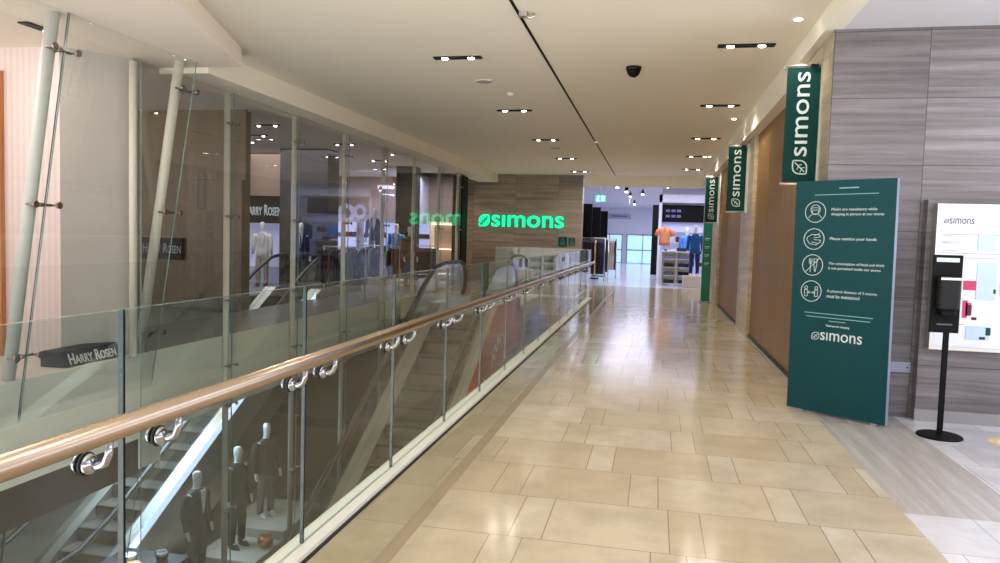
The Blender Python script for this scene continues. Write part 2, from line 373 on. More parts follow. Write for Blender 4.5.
def text(name, body, O, u, v, width, height, m, parent=None, bold=0., depth=.004, caps=False, spacing=1.0):
    """lettering laid on the plane (O,u,v), fitted to width x height"""
    cu = bpy.data.curves.new(name, 'FONT'); cu.body = body; cu.offset = bold; cu.extrude = .5; cu.space_character = spacing
    cu.resolution_u = 3
    if caps:
        cu.small_caps_scale = .78
        for ch in cu.body_format: ch.use_small_caps = True
    t = bpy.data.objects.new(name, cu); COL.objects.link(t)
    me = bpy.data.meshes.new_from_object(t.evaluated_get(bpy.context.evaluated_depsgraph_get()))
    bpy.data.objects.remove(t); bpy.data.curves.remove(cu)
    u = Vector(u).normalized(); v = Vector(v).normalized(); w = u.cross(v); O = Vector(O)
    xs = [p.co.x for p in me.vertices]; ys = [p.co.y for p in me.vertices]
    x0, x1, y0, y1 = min(xs), max(xs), min(ys), max(ys); sx = width/(x1-x0); sy = (height/(y1-y0)) if height else sx
    for p in me.vertices:
        a = p.co.copy(); p.co = O + u*((a.x-x0)*sx) + v*((a.y-y0)*sy) + w*((a.z+.5)*depth)
    me.materials.clear(); me.materials.append(M[m]); me.name = name
    o = bpy.data.objects.new(name, me); COL.objects.link(o); own(o, parent); return o
def leaf_pts(n=6):
    """rounded-square leaf: two wide corners, two tight ones; unit square"""
    pts = []
    for cx, cy, r, a0 in ((1-.12, 1-.12, .12, 0), (.5, .5, .5, 90), (.12, .12, .12, 180), (.5, .5, .5, 270)):
        for k in range(n+1):
            a = math.radians(a0+90*k/n); pts.append((cx+r*math.cos(a), cy+r*math.sin(a)))
    return pts
def leaf_logo(name, O, u, v, size, m, parent, lw=.09, depth=.004):
    b = MB(); u = Vector(u).normalized(); v = Vector(v).normalized(); w = u.cross(v)
    S = lambda L: [(x*size, y*size) for x, y in L]
    b.frame(O, u, v, w, S(leaf_pts()), lw*size, depth, True)
    b.frame(O, u, v, w, S([(.16, .16), (.84, .84)]), lw*size*.8, depth)
    for t in (.42, .64): b.frame(O, u, v, w, S([(t, t), (t+.06, t-.27)]), lw*size*.6, depth); b.frame(O, u, v, w, S([(t-.06, t-.06), (t-.30, t+.03)]), lw*size*.6, depth)
    return b.build(name, m, parent)
X, Y, Z = Vector((1, 0, 0)), Vector((0, 1, 0)), Vector((0, 0, 1))
def shell(name, mats, *boxes):
    b = MB()
    for q in boxes: b.box(*q[:6], m=q[6] if len(q) > 6 else 0)
    return struct(b.build(name, mats))

# ================================================================ THE SETTING
GX = -1.67                                                   # line of the glass guard
b = MB(); b.box(-1.20, 1.55, -2, 25.9, -.5, 0); b.box(1.55, 1.70, 7.56, 25.9, -.5, 0); struct(b.build('floor', 'tile'))
shell('floor_edge', 'tile_edge', (-1.60, -1.28, -2, 25.9, -.5, 0), (-1.74, -1.60, 19.9, 25.9, -.5, 0))
shell('trim_1', 'stripe', (-1.28, -1.20, -2, 25.9, -.5, 0.0008))
shell('floor_landing', 'tile', (-6.05, -1.74, 19.9, 25.9, -.5, 0), (-6.05, -4.55, 17.1, 19.9, -.5, 0), (-4.55, -3.05, 17.1, 19.9, -.5, 0))
shell('floor_crossing_band', 'band', (1.55, 2.30, 4.78, 7.56, -.5, 0))
shell('floor_crossing', 'white_tile', (2.30, 7.0, -2, 7.56, -.5, 0), (1.55, 2.30, -2, 4.78, -.5, 0))
# corridor ceiling, bulkheads, crossing ceiling
b = MB(); b.box(-5.6, 1.5, -2, 26, 3.85, 4.1); struct(b.build('ceiling', 'ceiling'))
shell('ceiling_crossing', 'ceiling_cool', (1.66, 8.5, -2, 7.55, 3.65, 4.0))
shell('trim_2', 'ceiling', (1.5, 1.66, -2, 7.55, 3.65, 4.1), (1.5, 1.9, 8.9, 26, 3.47, 4.1), (1.5, 1.9, 7.55, 8.9, 3.65, 4.1))   # right bulkhead
shell('trim_3', 'ceiling', (-6.3, -5.6, 8.42, 25.9, 3.55, 4.1))                                    # left bulkhead
b = MB(); b.prism([(-5.13, 8.41), (-4.53, 6.62), (-2.3, 0), (-12, 0), (-12, 8.41)], 3.62, 4.1); struct(b.build('ceiling_display_bay', 'ceiling_pink'))
shell('trim_4', 'black', (-1.45, -1.42, 3, 25.9, 3.844, 3.85))                                    # track slot
shell('trim_5', 'ceiling', (-2.5, 1.5, 25.9, 26.3, 3.47, 4.1))                                    # header over shop opening
# right wall: stone pier, oak shutters between stone pilasters
b = MB(); b.box(1.58, 7.0, 7.55, 8.9, 0, 3.65, 0, dict(left=1)); b.box(2.45, 7.0, 7.45, 7.55, 0, 2.06); struct(b.build('wall_right', ['stone_grey', 'stone_side']))
shell('wall_right_pilaster', 'stone_side', (1.60, 1.9, 13.2, 14.8, 0, 3.47), (1.60, 1.9, 19.65, 25.9, 0, 3.47))
for k, (y0, y1) in enumerate(((8.9, 13.2), (14.8, 19.65))):
    dr = struct(bpy.data.objects.new('door_%d' % (k+1), None)); COL.objects.link(dr); dr.location = (1.70, (y0+y1)/2, 0)
    n = 3; w = (y1-y0)/n
    for i in range(n): MB().box(1.66, 1.72, y0+i*w+.004, y0+(i+1)*w-.004, .05, 3.47).build('panel', 'wood', dr)
    MB().box(1.64, 1.73, y0, y1, .004, .05).build('track', 'dark', dr)
shell('baseboard_right', 'stone_base', (2.44, 7.0, 7.43, 7.45, 0, .11))
# end wall with the shop sign, black return
shell('wall_end', 'stone_brown', (-6.95, -2.55, 26, 26.5, 0, 3.85))
shell('trim_6', 'black', (-6.34, -6.02, 22.6, 23.3, 0, 3.5))
# white coping under the guard
shell('trim_7', 'white_paint', (-1.74, -1.60, -.6, 19.9, -.5, .035))
shell('trim_8', 'dark', (-1.60, -1.585, -.6, 19.9, .0005, .012))

# ---------------------------------------------------------------- glass guard
def guard_panel(y0, y1, root, zb=.035, zt=1.33):
    b = MB(); b.box(GX-.009, GX+.009, y0, y1, zb, zt, 0, dict(front=1, back=1, top=2)); return b.build('glass_panel', ['glass', 'edge', 'edge_top'], root)
g = thing('glass_guard', 'long glass guard with bronze handrail along the corridor edge', 'railing', (GX, 9, 0))
js = [-.49+1.27*k for k in range(17)]
for a, c in zip(js, js[1:]): guard_panel(a+.006, c-.006, g)
b = MB(); b.tube([(-1.575, yy, .985) for yy in (-.55, 5, 10, 15, 19.9)], .036, 18, flat=.85); b.build('handrail', 'rail', g)
br = None
for yj in js[1:-1]:
    for s_ in (-.165, .165):
        y = yj+s_
        if br is None:
            y00 = y
            f = MB(); f.cyl((GX+.009, y, .875), (GX+.016, y, .875), .037, m=1); f.tube([(GX+.016, y, .875), (GX+.024, y, .875), (GX+.034, y, .875), (GX+.042, y, .875)], [.033, .033, .028, .011], 18)
            f.tube([(GX+.03, y, .875), (GX+.055, y, .872), (GX+.078, y, .884), (GX+.090, y, .912), (-1.577, y, .952)], [.015, .014, .013, .012, .011], 12, up=(0, 1, 0))
            f.cyl((GX-.02, y, .875), (GX-.009, y, .875), .03); br = f.build('bracket', ['chrome', 'rubber'], g)
        else:
            c = br.copy(); COL.objects.link(c); c.location = (0, y-y00, 0)
g2 = thing('glass_return_guard', 'frameless glass panels closing the far end of the void', 'railing', (-3, 19.85, 0))
for a, c in ((-4.3, -3.0), (-2.99, -1.70)):
    b = MB(); b.box(a, c, 19.84, 19.86, .0, 1.33, 0, dict(left=1, right=1, top=2)); b.build('glass_panel', ['glass', 'edge', 'edge_top'], g2)
MB().box(-4.32, -1.70, 19.82, 19.88, 0, .05).build('base_channel', 'steel', g2)

# ---------------------------------------------------------------- escalator
SL = .56; YT = 14.56; YB = YT-4.2/SL
def sz(y): return max(-4.2, min(0, (y-YT)*SL))
e = thing('escalator', 'escalator climbing to the corridor beside the glass guard, red wrap on its side', 'escalator', (-3.8, 11, -4.2))
x0, x1 = -4.52, -3.08
# steps
run = .4; rise = run*SL; st = None; k = 0; y = YT
while y-run > YB-.1:
    z = sz(y)-.0
    if st is None:
        s_ = MB(); s_.box(-4.24, -3.36, y-run, y, z-.03, z); s_.box(-4.24, -3.36, y-run, y-run+.02, z-rise, z-.03, 1)
        s_.box(-4.24, -3.36, y-run-.002, y-run+.03, z-.028, z+.002, 2)
        for q in range(22): s_.box(-4.225+q*.04, -4.21+q*.04, y-run+.03, y-.01, z, z+.006)
        st = s_.build('step', ['step', 'riser', 'dark'], e); st0 = (y, z)
    else:
        c = st.copy(); COL.objects.link(c); c.location = (0, y-st0[0], z-st0[1])
    y -= run
MB().box(-4.24, -3.36, YT, 17.1, -.06, 0).build('landing_plate', 'steel', e)
MB().box(-4.24, -3.36, 4.6, YB+.1, -4.24, -4.19).build('landing_plate', 'steel', e)
top = [(4.7, -4.0), (YB, -4.0), (YT, .2), (17.05, .2)]
for a, c in ((x0, -4.26), (-3.34, x1)):
    b = MB(); b.prism(top+[(17.05, -.02), (YT, -.02-.02), (YB, -4.2), (4.7, -4.2)], a, c, 'x'); b.build('deck', 'truss', e)
side = [(4.7, -4.0), (YB, -4.0), (YT, .2), (17.05, .2), (17.05, -.95), (14.95, -.95), (14.95-3.2/SL, -4.15), (4.7, -4.15)]
MB().prism(side, x0-.02, x0, 'x').build('side_cladding', 'truss', e)
soff = MB().prism([(14.95, -.96), (17.05, -.96), (17.05, -1.0), (14.95, -1.0), (9.3, -4.16), (9.2, -4.16)], x0, x1, 'x').build('underside', 'darkbrown', e)
M['band_glow'] = mat('balustrade_glow', rgb(200, 226, 255), .4, emit=1.6, ecol=rgb(205, 224, 255), vary=0)  # added glowing strip, stands in for a bright bluish balustrade band
lp = [(YB+.4, -4.2+.4*SL+.27), (YT-.3, -.3*SL+.27)]
def band_glow(x, z0, z1):
    (ya, za), (yb, zb) = lp
    MB().prism([(ya, za+z0), (yb, zb+z0), (yb, zb+z1), (ya, za+z1)], x-.006, x+.006, 'x').build('added_glow_strip', 'band_glow', e)
hr = [(4.95, -3.98), (4.68, -3.9), (4.52, -3.72), (4.5, -3.5), (4.6, -3.3), (4.85, -3.2), (6.2, -3.2), (7.0, -3.14), (7.7, -2.85), (13.9, .63), (14.6, .93), (15.2, 1.0), (16.5, 1.0), (16.85, .92), (17.05, .72), (17.1, .5), (17.0, .32), (16.8, .24)]
for xc in (-4.42, -3.18):
    MB().tube([(xc, yy, zz) for yy, zz in hr], .05, 10, flat=.8, up=(1, 0, 0)).build('handrail', 'rubber', e)
    gl = [(yy, zz-.04) if 5 < yy < 16.6 else (yy*.985+.16, zz) for yy, zz in hr[3:-3]] + [(16.9, .2), (YT, .2), (YB, -4.0), (4.7, -4.0)]
    MB().prism(gl, xc-.006, xc+.006, 'x').build('balustrade_glass', 'glass_esc', e)

# the menswear shop's own escalator, same make, rising from the lower level behind the glass front
e2 = dup(e, (-8.62, 12.94, -4.2), label='second escalator inside the menswear shop, rising from lower level behind glass')
def shift(dx, dy, *parts):
    for o in parts: o.location = (0, 0, 0); o.parent = e2; o.matrix_parent_inverse = Matrix.Translation((3.8, -11, 4.2))
p2 = MB().prism(side, x1, x1+.02, 'x').build('side_cladding', 'truss'); l2 = MB().prism([(lp[0][0], lp[0][1]-.14), (lp[1][0], lp[1][1]-.14), (lp[1][0], lp[1][1]+.03), (lp[0][0], lp[0][1]+.03)], x1+.02, x1+.03, 'x').build('added_glow_strip', 'band_glow')
shift(0, 0, p2, l2)
# red wrap with white script on the corridor side of the first one
rc = MB().prism(side, x1, x1+.02, 'x').build('side_cladding', 'red', e); rc['label'] = 'red wrap with white script'
for j in range(5):
    yy = 9.2+j*1.2; zz = sz(yy)-.60; b = MB()
    b.frame((x1+.02, yy, zz), (0, .872, .489), (0, -.489, .872), X, [(.0+.055*q, .13*math.sin(q*1.25+j)+.03*math.sin(q*3.1)) for q in range(18)], .03, .004)
    b.build('script', 'white_ink', rc)

# ---------------------------------------------------------------- shop front across the void
def clamp_mesh(b, x, y, z, sp=.1, sc=1.0):
    """two-armed glass clamp: short arm, two button heads through the pane"""
    b.cyl((x-.10*sc, y, z), (x-.02*sc, y, z), .02*sc, n=10)
    b.cyl((x-.05*sc, y-sp*sc, z), (x-.05*sc, y+sp*sc, z), .014*sc, n=8)
    for s_ in (-1, 1):
        b.cyl((x-.06*sc, y+s_*sp*sc, z), (x+.03*sc, y+s_*sp*sc, z), .012*sc, n=8); b.cyl((x+.025*sc, y+s_*sp*sc, z), (x+.045*sc, y+s_*sp*sc, z), .032*sc, n=12)
FX = -6.05
w2 = struct(bpy.data.objects.new('window_2', None)); COL.objects.link(w2); w2.location = (FX, 15, 0)
FY = [7.75, 9.72, 11.75, 13.85, 16.0, 18.2, 20.45, 22.5]
fin0 = None
for y in FY:
    if y == FY[0]: MB().tube([(FX-.10, y, .012), (FX-.10, y, 3.55)], .045, 14).build('fin', 'fin', w2); continue
    if fin0 is None:
        f = MB(); f.tube([(FX-.10, y, -4.2), (FX-.10, y, 3.55)], .045, 14); fin0 = f.build('fin', 'fin', w2)
        c_ = MB()
        for z in (3.12, 1.78, .55, -.42, -1.0, -2.6): clamp_mesh(c_, FX-.005, y, z, .11, .9)
        cl0 = c_.build('clamp', 'clamp', w2)
    else:
        for o in (fin0, cl0):
            c = o.copy(); COL.objects.link(c); c.location = (0, y-FY[1], 0)
for a, c in zip(FY, FY[1:]):
    for z0, z1 in ((-4.2, -.716), (-.70, 3.55)):
        b = MB(); b.box(FX-.007, FX+.007, a+.006, c-.006, z0, z1, 0, dict(front=1, back=1)); b.build('pane', ['glass_front' if z1 > 0 else 'glass_low', 'edge_top'], w2)
# tilted bay
LEAN = .155; XT = -5.58; ZT = 3.62
def lx(z): return XT-(ZT-z)*LEAN
w1 = struct(bpy.data.objects.new('window_1', None)); COL.objects.link(w1); w1.location = (-6, 6, 0)
for a, c in ((2.15, 4.14), (4.16, 6.14), (6.16, 8.15)):
    b = MB(); t = .008; z0, z1 = -4.2, 3.62
    P = [(lx(z0)-t, z0), (lx(z0)+t, z0), (lx(z1)+t, z1), (lx(z1)-t, z1)]
    b.prism(P, a, c, 'y', 0, 1); b.build('pane', ['glass_tilt', 'edge' if c < 7 else 'edge_top'], w1)
for y in (4.1, 6.13, 8.05):
    MB().tube([(lx(0)-.16, y, 0), (lx(3.6)-.16, y, 3.62)], .06, 14).build('post', 'fin_grey' if y < 7 else 'fin', w1)
    c_ = MB()
    for z in (3.27, 1.78, .26, -1.2): clamp_mesh(c_, lx(z)-.01, y+.02, z, .13, 1.1)
    c_.build('clamp', 'clamp', w1)
# floor slab of the menswear shop behind the glass, lower bulkhead
shell('floor_menswear', ['ms_floor'], (-7.83, -6.22, 1, 26, -1.05, 0), (-9.45, -7.83, 1, 12.5, -1.05, 0), (-9.45, -7.83, 19.05, 26, -1.05, 0), (-16, -9.45, 1, 34, -1.05, 0), (-9.45, -7.2, 26, 34, -1.05, 0))
shell('floor_display_bay', ['cream'], (-9, -6.23, 1, 7.95, 0, .012))
shell('trim_9', 'slab', (-6.22, -6.20, 1, 22.6, -1.05, .012))
shell('trim_10', 'darkbrown', (-6.6, -6.24, 1, 7.95, -1.5, -1.05))
shell('trim_13', 'slab', (-6.6, -6.22, 7.95, 8.35, -1.45, -1.05))
# display bay: ribbed pale wall, diagonal grey return, chestnut strip
shell('wall_display_bay', 'pink_wall', (-9, -6.74, 7.28, 7.40, .012, 3.62))
b = MB(); b.prism([(-6.74, 7.28), (-6.26, 7.88), (-6.33, 7.94), (-6.80, 7.36)], .0, 3.62); struct(b.build('wall_diagonal', 'grey_wall'))
shell('trim_11', 'wood_strip', (-7.9, -7.50, 7.22, 7.28, .012, 3.35))
# menswear shop interior
shell('ceiling_menswear', 'ms_ceiling', (-16, -6.3, 8.42, 34, 3.9, 4.3))
shell('wall_menswear_brown', 'wood_dark', (-13, -7.90, 13.0, 13.3, 0, 3.9), (-13, -7.80, 12.96, 13.0, 2.55, 3.9))
shell('wall_menswear_back', 'ms_wall', (-16, -6.9, 28.5, 28.8, 0, 3.9), (-16.2, -16, 8, 28.8, 0, 3.9))
shell('trim_12', 'ms_wall', (-16, -9.8, 20.2, 20.5, 2.62, 3.9))
shell('wall_menswear_column', 'column', (-10.45, -9.0, 19.15, 19.9, 0, 3.9))
shell('wall_menswear_pier', 'dark', (-8.75, -8.08, 24.0, 24.6, 0, 3.9))
# lower level
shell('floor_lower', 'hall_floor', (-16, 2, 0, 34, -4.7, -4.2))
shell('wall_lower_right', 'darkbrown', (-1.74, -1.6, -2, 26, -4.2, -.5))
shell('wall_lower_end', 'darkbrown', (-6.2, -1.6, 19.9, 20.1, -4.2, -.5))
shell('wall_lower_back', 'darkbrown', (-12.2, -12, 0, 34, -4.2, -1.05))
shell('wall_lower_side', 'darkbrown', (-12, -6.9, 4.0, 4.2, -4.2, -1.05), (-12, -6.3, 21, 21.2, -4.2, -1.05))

# ================================================================ THINGS
# ---------------------------------------------------------------- ceiling lights
def spot(name, loc, power, deg, col, parent, blend=.6, rad=.04, aim=None):
    l = bpy.data.lights.new(name, 'SPOT'); l.energy = power; l.spot_size = math.radians(deg); l.spot_blend = blend; l.color = col; l.shadow_soft_size = rad
    o = bpy.data.objects.new(name, l); COL.objects.link(o); o.location = loc
    if aim is not None: o.rotation_euler = (Vector(aim)-Vector(loc)).to_track_quat('-Z', 'Y').to_euler()
    own(o, parent); return o
def twin(loc, label):
    r = thing('twin_downlight', label, 'ceiling light', loc, 'recessed twin downlights of the corridor')
    x, y, z = loc
    h = MB(); h.box(x-.31, x+.31, y-.052, y-.042, z-.02, z-.001); h.box(x-.31, x+.31, y+.042, y+.052, z-.02, z-.001)
    h.box(x-.31, x-.298, y-.042, y+.042, z-.02, z-.001); h.box(x+.298, x+.31, y-.042, y+.042, z-.02, z-.001); h.box(x-.298, x+.298, y-.042, y+.042, z-.008, z-.001)
    h.build('housing', 'dark', r)
    for s_ in (-.17, .17):
        q = MB(); q.tube([(x+s_, y, z-.008), (x+s_, y, z-.022), (x+s_, y, z-.028)], [.040, .040, .032], 14)
        q.build('lamp', 'lamp', r)
        spot('lamp_beam', (x+s_, y, z-.045), 64, 150, WARM, r, .9)
    return r
LX, RX = -2.53, .92
ly = [9.09, 12.91, 16.75, 20.6, 24.5]
tw0 = twin((LX, ly[0], 3.85), 'twin ceiling downlight in the left row, nearest to the camera')
seq = ['second', 'third', 'fourth', 'farthest']
for k in range(1, 5): dup(tw0, (LX, ly[k], 3.85), label='twin ceiling downlight in the left row, %s from the near end' % seq[k-1])
for k in range(5): dup(tw0, (RX+.03*k, (8.82, 12.57, 16.47, 19.9, 23.4)[k], 3.85), label='twin ceiling downlight in the right row above the banners, %s from the near end' % (['first']+seq)[k])
for k, (x, y) in enumerate(((LX, 5.2), (LX, 1.4), (RX, 5.0), (RX, 1.2))):
    dup(tw0, (x, y, 3.85), label='twin ceiling downlight overhead, out of the frame')
def wallwash(loc, label):
    r = thing('round_downlight', label, 'ceiling light', loc, 'wall-wash downlights by the bulkhead'); x, y, z = loc
    q = MB(); q.tube([(x, y, z-.001), (x, y, z-.012)], [.055, .05], 18); q.build('trim_ring', 'white_paint', r)
    q = MB(); q.cyl((x, y, z-.012), (x, y, z-.018), .035); q.build('lamp', 'lamp', r)
    spot('lamp_beam', (x, y, z-.04), 40, 80, (1, .9, .74), r, .8, aim=(x+.12, y, 0)); return r
wd = wallwash((1.30, 7.85, 3.85), 'small bright round downlight above the nearest green banner')
dup(wd, (1.30, 13.9, 3.85), label='small round downlight above the middle green banner')
dup(wd, (1.30, 19.9, 3.85), label='small round downlight above the farthest green banner')
for k, (x, y, lab) in enumerate(((-2.52, 10.51, 'round ceiling speaker between first and second left downlights'), (-2.53, 18.32, 'round ceiling speaker farther along the left row of downlights'))):
    r = thing('ceiling_speaker', lab, 'speaker', (x, y, 3.85)); q = MB()
    q.tube([(x, y, 3.849), (x, y, 3.84), (x, y, 3.838)], [.13, .13, .12], 24); q.build('rim', 'white_paint', r)
    q = MB(); q.cyl((x, y, 3.838), (x, y, 3.835), .115, n=24); q.build('mesh_cover', 'grey_wall', r)
r = thing('dome_camera', 'black dome security camera under the corridor ceiling', 'camera', (-.36, 9.8, 3.85)); q = MB()
q.tube([(-.36, 9.8, 3.849), (-.36, 9.8, 3.80)], [.10, .095], 20); q.build('mount', 'dark', r)
q = MB(); q.ball((-.36, 9.8, 3.80), .085, .085, .085, 18, 0, -90, 0); q.build('dome', 'black', r)
r = thing('smoke_detector', 'small white detector on ceiling beyond the nearest left speaker', 'detector', (-2.3, 11.4, 3.85)); q = MB()
q.tube([(-2.3, 11.4, 3.849), (-2.3, 11.4, 3.82), (-2.3, 11.4, 3.80)], [.06, .055, .03], 16); q.build('body', 'white_paint', r)
for x, y, lab in ((-1.36, 7.35, 'small hooked bracket hanging on the ceiling slot near the camera'), (-1.38, 17.0, 'small bracket on the ceiling slot farther down the corridor')):
    r = thing('track_bracket', lab, 'bracket', (x, y, 3.85)); q = MB()
    q.box(x-.06, x+.02, y-.03, y+.03, 3.80, 3.849); q.build('clip', 'steel', r)
    q = MB(); q.tube([(x, y, 3.82), (x+.05, y, 3.79), (x+.09, y, 3.80), (x+.09, y, 3.83)], .012, 8); q.build('hook', 'steel', r)

# ---------------------------------------------------------------- hanging banners
def banner(y, z0, z1, label, m='green_banner'):
    x0_, x1_ = 1.25, 1.565; r = thing('hanging_banner', label, 'banner', (x1_, y, z0), 'green vertical shop banners')
    p = MB().box(x0_, x1_, y-.012, y+.012, z0, z1).build('panel', m, r)
    q = MB(); q.cyl((x0_-.02, y, z1+.02), (1.62, y, z1+.02), .014, n=10); q.cyl((x0_-.02, y, z1+.02), (x0_-.02, y, z1-.02), .008, n=8); q.box(1.47, 1.54, y-.03, y+.03, z1, z1+.03, 1); q.build('top_rod', ['steel', 'black'], r)
    q = MB(); q.cyl((x0_-.02, y, z0-.02), (1.62, y, z0-.02), .014, n=10); q.build('bottom_rod', 'steel', r)
    H = z1-z0
    t_ = text('lettering', 's\u0131mons', (x0_+.222, y-.012, z0+.225*H), Z, -X, .735*H, .122, 'white_ink', p, .004)
    leaf_logo('leaf_emblem', (x0_+.228, y-.012, z0+.070*H), Z, -X, .135, 'white_ink', p)
    MB().box(1.565, 1.605, y-.03, y+.03, z0-.04, z1+.06).build('wall_plate', 'steel', r); return r
b1 = banner(8.0, 2.25, 3.40, 'dark green vertical banner above the tall green notice board')
b2 = dup(b1, (1.565, 14.0, 2.20), label='dark green vertical banner between the two oak shutters')
b3 = dup(b1, (1.565, 20.0, 2.15), label='dark green vertical banner above the narrow green totem')
# narrow totem
r = thing('totem_sign', 'narrow bright green totem below the farthest banner', 'sign', (1.4, 20.4, 0))
tp = MB().bev(1.27, 1.50, 20.37, 20.43, .03, 2.14, .012).build('board', 'green_totem', r); MB().bev(1.22, 1.54, 20.30, 20.5, .003, .03, .01).build('foot', 'alu', r)
b = MB()
for z in (1.72, 1.5, 1.28, 1.06): b.frame((1.33, 20.37, z), X, Z, -Y, [(0, 0), (.11, 0)], .02, .003); b.frame((1.33, 20.37, z-.04), X, Z, -Y, [(0, 0), (.08, 0)], .012, .003)
b.build('lettering', 'white_ink', tp)

# ---------------------------------------------------------------- green notice board
A = Vector((1.34, 7.58, 0)); B = Vector((2.07, 7.03, 0)); ku = (B-A).normalized(); kn = ku.cross(Z)
r = thing('notice_board', 'tall freestanding green notice board with white icons by stone pier', 'sign', (1.7, 7.3, 0))
def K(a, z, d=0.): return A+ku*a+Z*z+kn*d
b = MB(); F = [(0.0, .02), (.922, .02), (.900, 2.22), (-.022, 2.22)]; T = .055
vs = [K(a, z) for a, z in F]+[K(a, z, -T) for a, z in F]
b.add(vs[:4], [[0, 1, 2, 3]], 0); b.add(vs, [[7, 6, 5, 4]], 1)
b.add(vs, [[1, 5, 6, 2], [2, 6, 7, 3], [3, 7, 4, 0], [0, 4, 5, 1]], 1)
kb = b.build('board', ['green', 'alu'], r)
b = MB(); 
for a in (.12, .80): b.add([K(a+dx, z, d) for z in (.002, .02) for d in (-T-.10, 0.005) for dx in (0, .05)], [[0, 1, 3, 2], [4, 5, 7, 6], [0, 1, 5, 4], [2, 3, 7, 6], [0, 2, 6, 4], [1, 3, 7, 5]])
b.build('foot', 'alu', r)
def ktext(nm, body, a, z, w, h, m='white_ink', bold=.01): return text(nm, body, K(a, z, .0005), ku, Z, w, h, m, kb, bold, .003)
b = MB(); b.frame(K(0, 0, .0005), ku, Z, kn, [(.17, 2.085), (.75, 2.09)], .007, .003); b.frame(K(0, 0, .0005), ku, Z, kn, [(.40, 2.145), (.57, 2.147)], .012, .003); b.build('fine_print', 'pale_ink', kb)
ktext('lettering', 'Masks are mandatory while', .335, 1.930, .41, .032, bold=.0); ktext('lettering', 'shopping in person at our stores', .335, 1.885, .47, .032, bold=.0)
ktext('lettering', 'Please sanitize your hands', .335, 1.655, .42, .034, bold=.0)
ktext('lettering', 'The consumption of food and drink', .335, 1.425, .50, .032, bold=.0); ktext('lettering', 'is not permitted inside our stores', .335, 1.380, .47, .032, bold=.0)
ktext('lettering', 'A physical distance of 2 metres', .335, 1.165, .45, .032, bold=.0); ktext('lettering', 'must be maintained', .335, 1.120, .30, .032, bold=.0)
b = MB()
for z, a, c in ((.965, .13, .76), (.93, .15, .74), (.90, .37, .52)): b.frame(K(0, 0, .0005), ku, Z, kn, [(a, z), (c, z)], .008, .003)
b.build('fine_print', 'pale_ink', kb)
ktext('lettering', 'Thank you for shopping', .34, .842, .22, .024)
ktext('lettering', 's\u0131mons', .295, .715, .385, .076, bold=.004)
leaf_logo('leaf_emblem', K(.215, .715, .0005), ku, Z, .066, 'white_ink', kb)
def circ(cx, cy, r_, n=28, a0=0, a1=360): return [(cx+r_*math.cos(math.radians(a0+(a1-a0)*k/n)), cy+r_*math.sin(math.radians(a0+(a1-a0)*k/n))) for k in range(n+1)]
def icon(z, strokes):
    b = MB(); b.frame(K(.182, z, .0005), ku, Z, kn, circ(0, 0, .098, 36), .006, .003)
    for s_ in strokes: b.frame(K(.182, z, .0005), ku, Z, kn, s_, .0045, .003)
    b.build('icon', 'white_ink', kb)
icon(1.925, [circ(0, .022, .045), [(-.044, .03), (-.02, .04), (.02, .04), (.044, .03)], [(-.034, .018), (.034, .018), (.026, -.014), (0, -.026), (-.026, -.014), (-.034, .018)], circ(0, -.085, .068, 14, 25, 155)])
icon(1.668, [[(-.06, .02), (-.02, .045), (.05, .04), (.06, .02), (.0, .012)], [(-.06, -.02), (-.04, -.045), (.02, -.055), (.06, -.03), (.065, -.01), (.0, -.005)], [(-.06, .02), (-.07, 0), (-.06, -.02)], [(.0, .03), (.055, .055)], [(-.02, -.03), (.045, -.04)]])
icon(1.420, [[(-.032, .06), (-.032, .02), (-.02, .01), (-.02, -.065)], [(-.008, .06), (-.008, .02), (-.02, .01)], [(-.02, .06), (-.02, .01)], [(.012, .06), (.045, .06), (.04, 0), (.03, -.06), (.022, -.06), (.015, 0), (.012, .06)], [(.014, .03), (.043, .03)], [(-.068, -.068), (.068, .068)]])
icon(1.171, [circ(-.05, .032, .014, 12), circ(.05, .032, .014, 12), [(-.065, .012), (-.036, .012), (-.036, -.05), (-.062, -.05), (-.065, .012)], [(.065, .012), (.036, .012), (.036, -.05), (.062, -.05), (.065, .012)], [(-.03, -.012), (.03, -.012)], [(-.018, 0), (-.03, -.012), (-.018, -.024)], [(.018, 0), (.03, -.012), (.018, -.024)]])

# ---------------------------------------------------------------- hand sanitiser stand
sx, sy = 2.46, 6.86
r = thing('sanitiser_stand', 'black hand sanitiser stand on round base beside the green board', 'dispenser', (sx, sy, 0))
q = MB(); q.tube([(sx, sy, .002), (sx, sy, .012), (sx, sy, .02)], [.178, .178, .168], 36); q.build('base', 'black', r)
q = MB(); q.box(sx-.02, sx+.02, sy-.014, sy+.014, .02, 1.2); q.build('pole', 'black', r)
bx = sx-.03
bp = MB().bev(bx-.115, bx+.115, sy-.032, sy-.014, .90, 1.56, .008).build('backboard', 'black', r)
d = MB(); d.bev(bx-.085, bx+.085, sy-.125, sy-.032, 1.10, 1.38, .03); d.bev(bx-.06, bx+.06, sy-.11, sy-.032, 1.05, 1.10, .02, 1)
dd = d.build('dispenser', ['dark', 'black'], r)
MB().bev(bx-.08, bx+.08, sy-.130, sy-.125, 1.352, 1.372, .002).build('rim', 'steel', dd)
MB().box(bx-.09, bx+.085, sy-.034, sy-.032, 1.50, 1.535).build('label_plate', 'white_ink', bp)
MB().box(bx-.06, bx+.06, sy-.036, sy-.032, .965, .978).build('drip_lip', 'grey_cloth', bp)

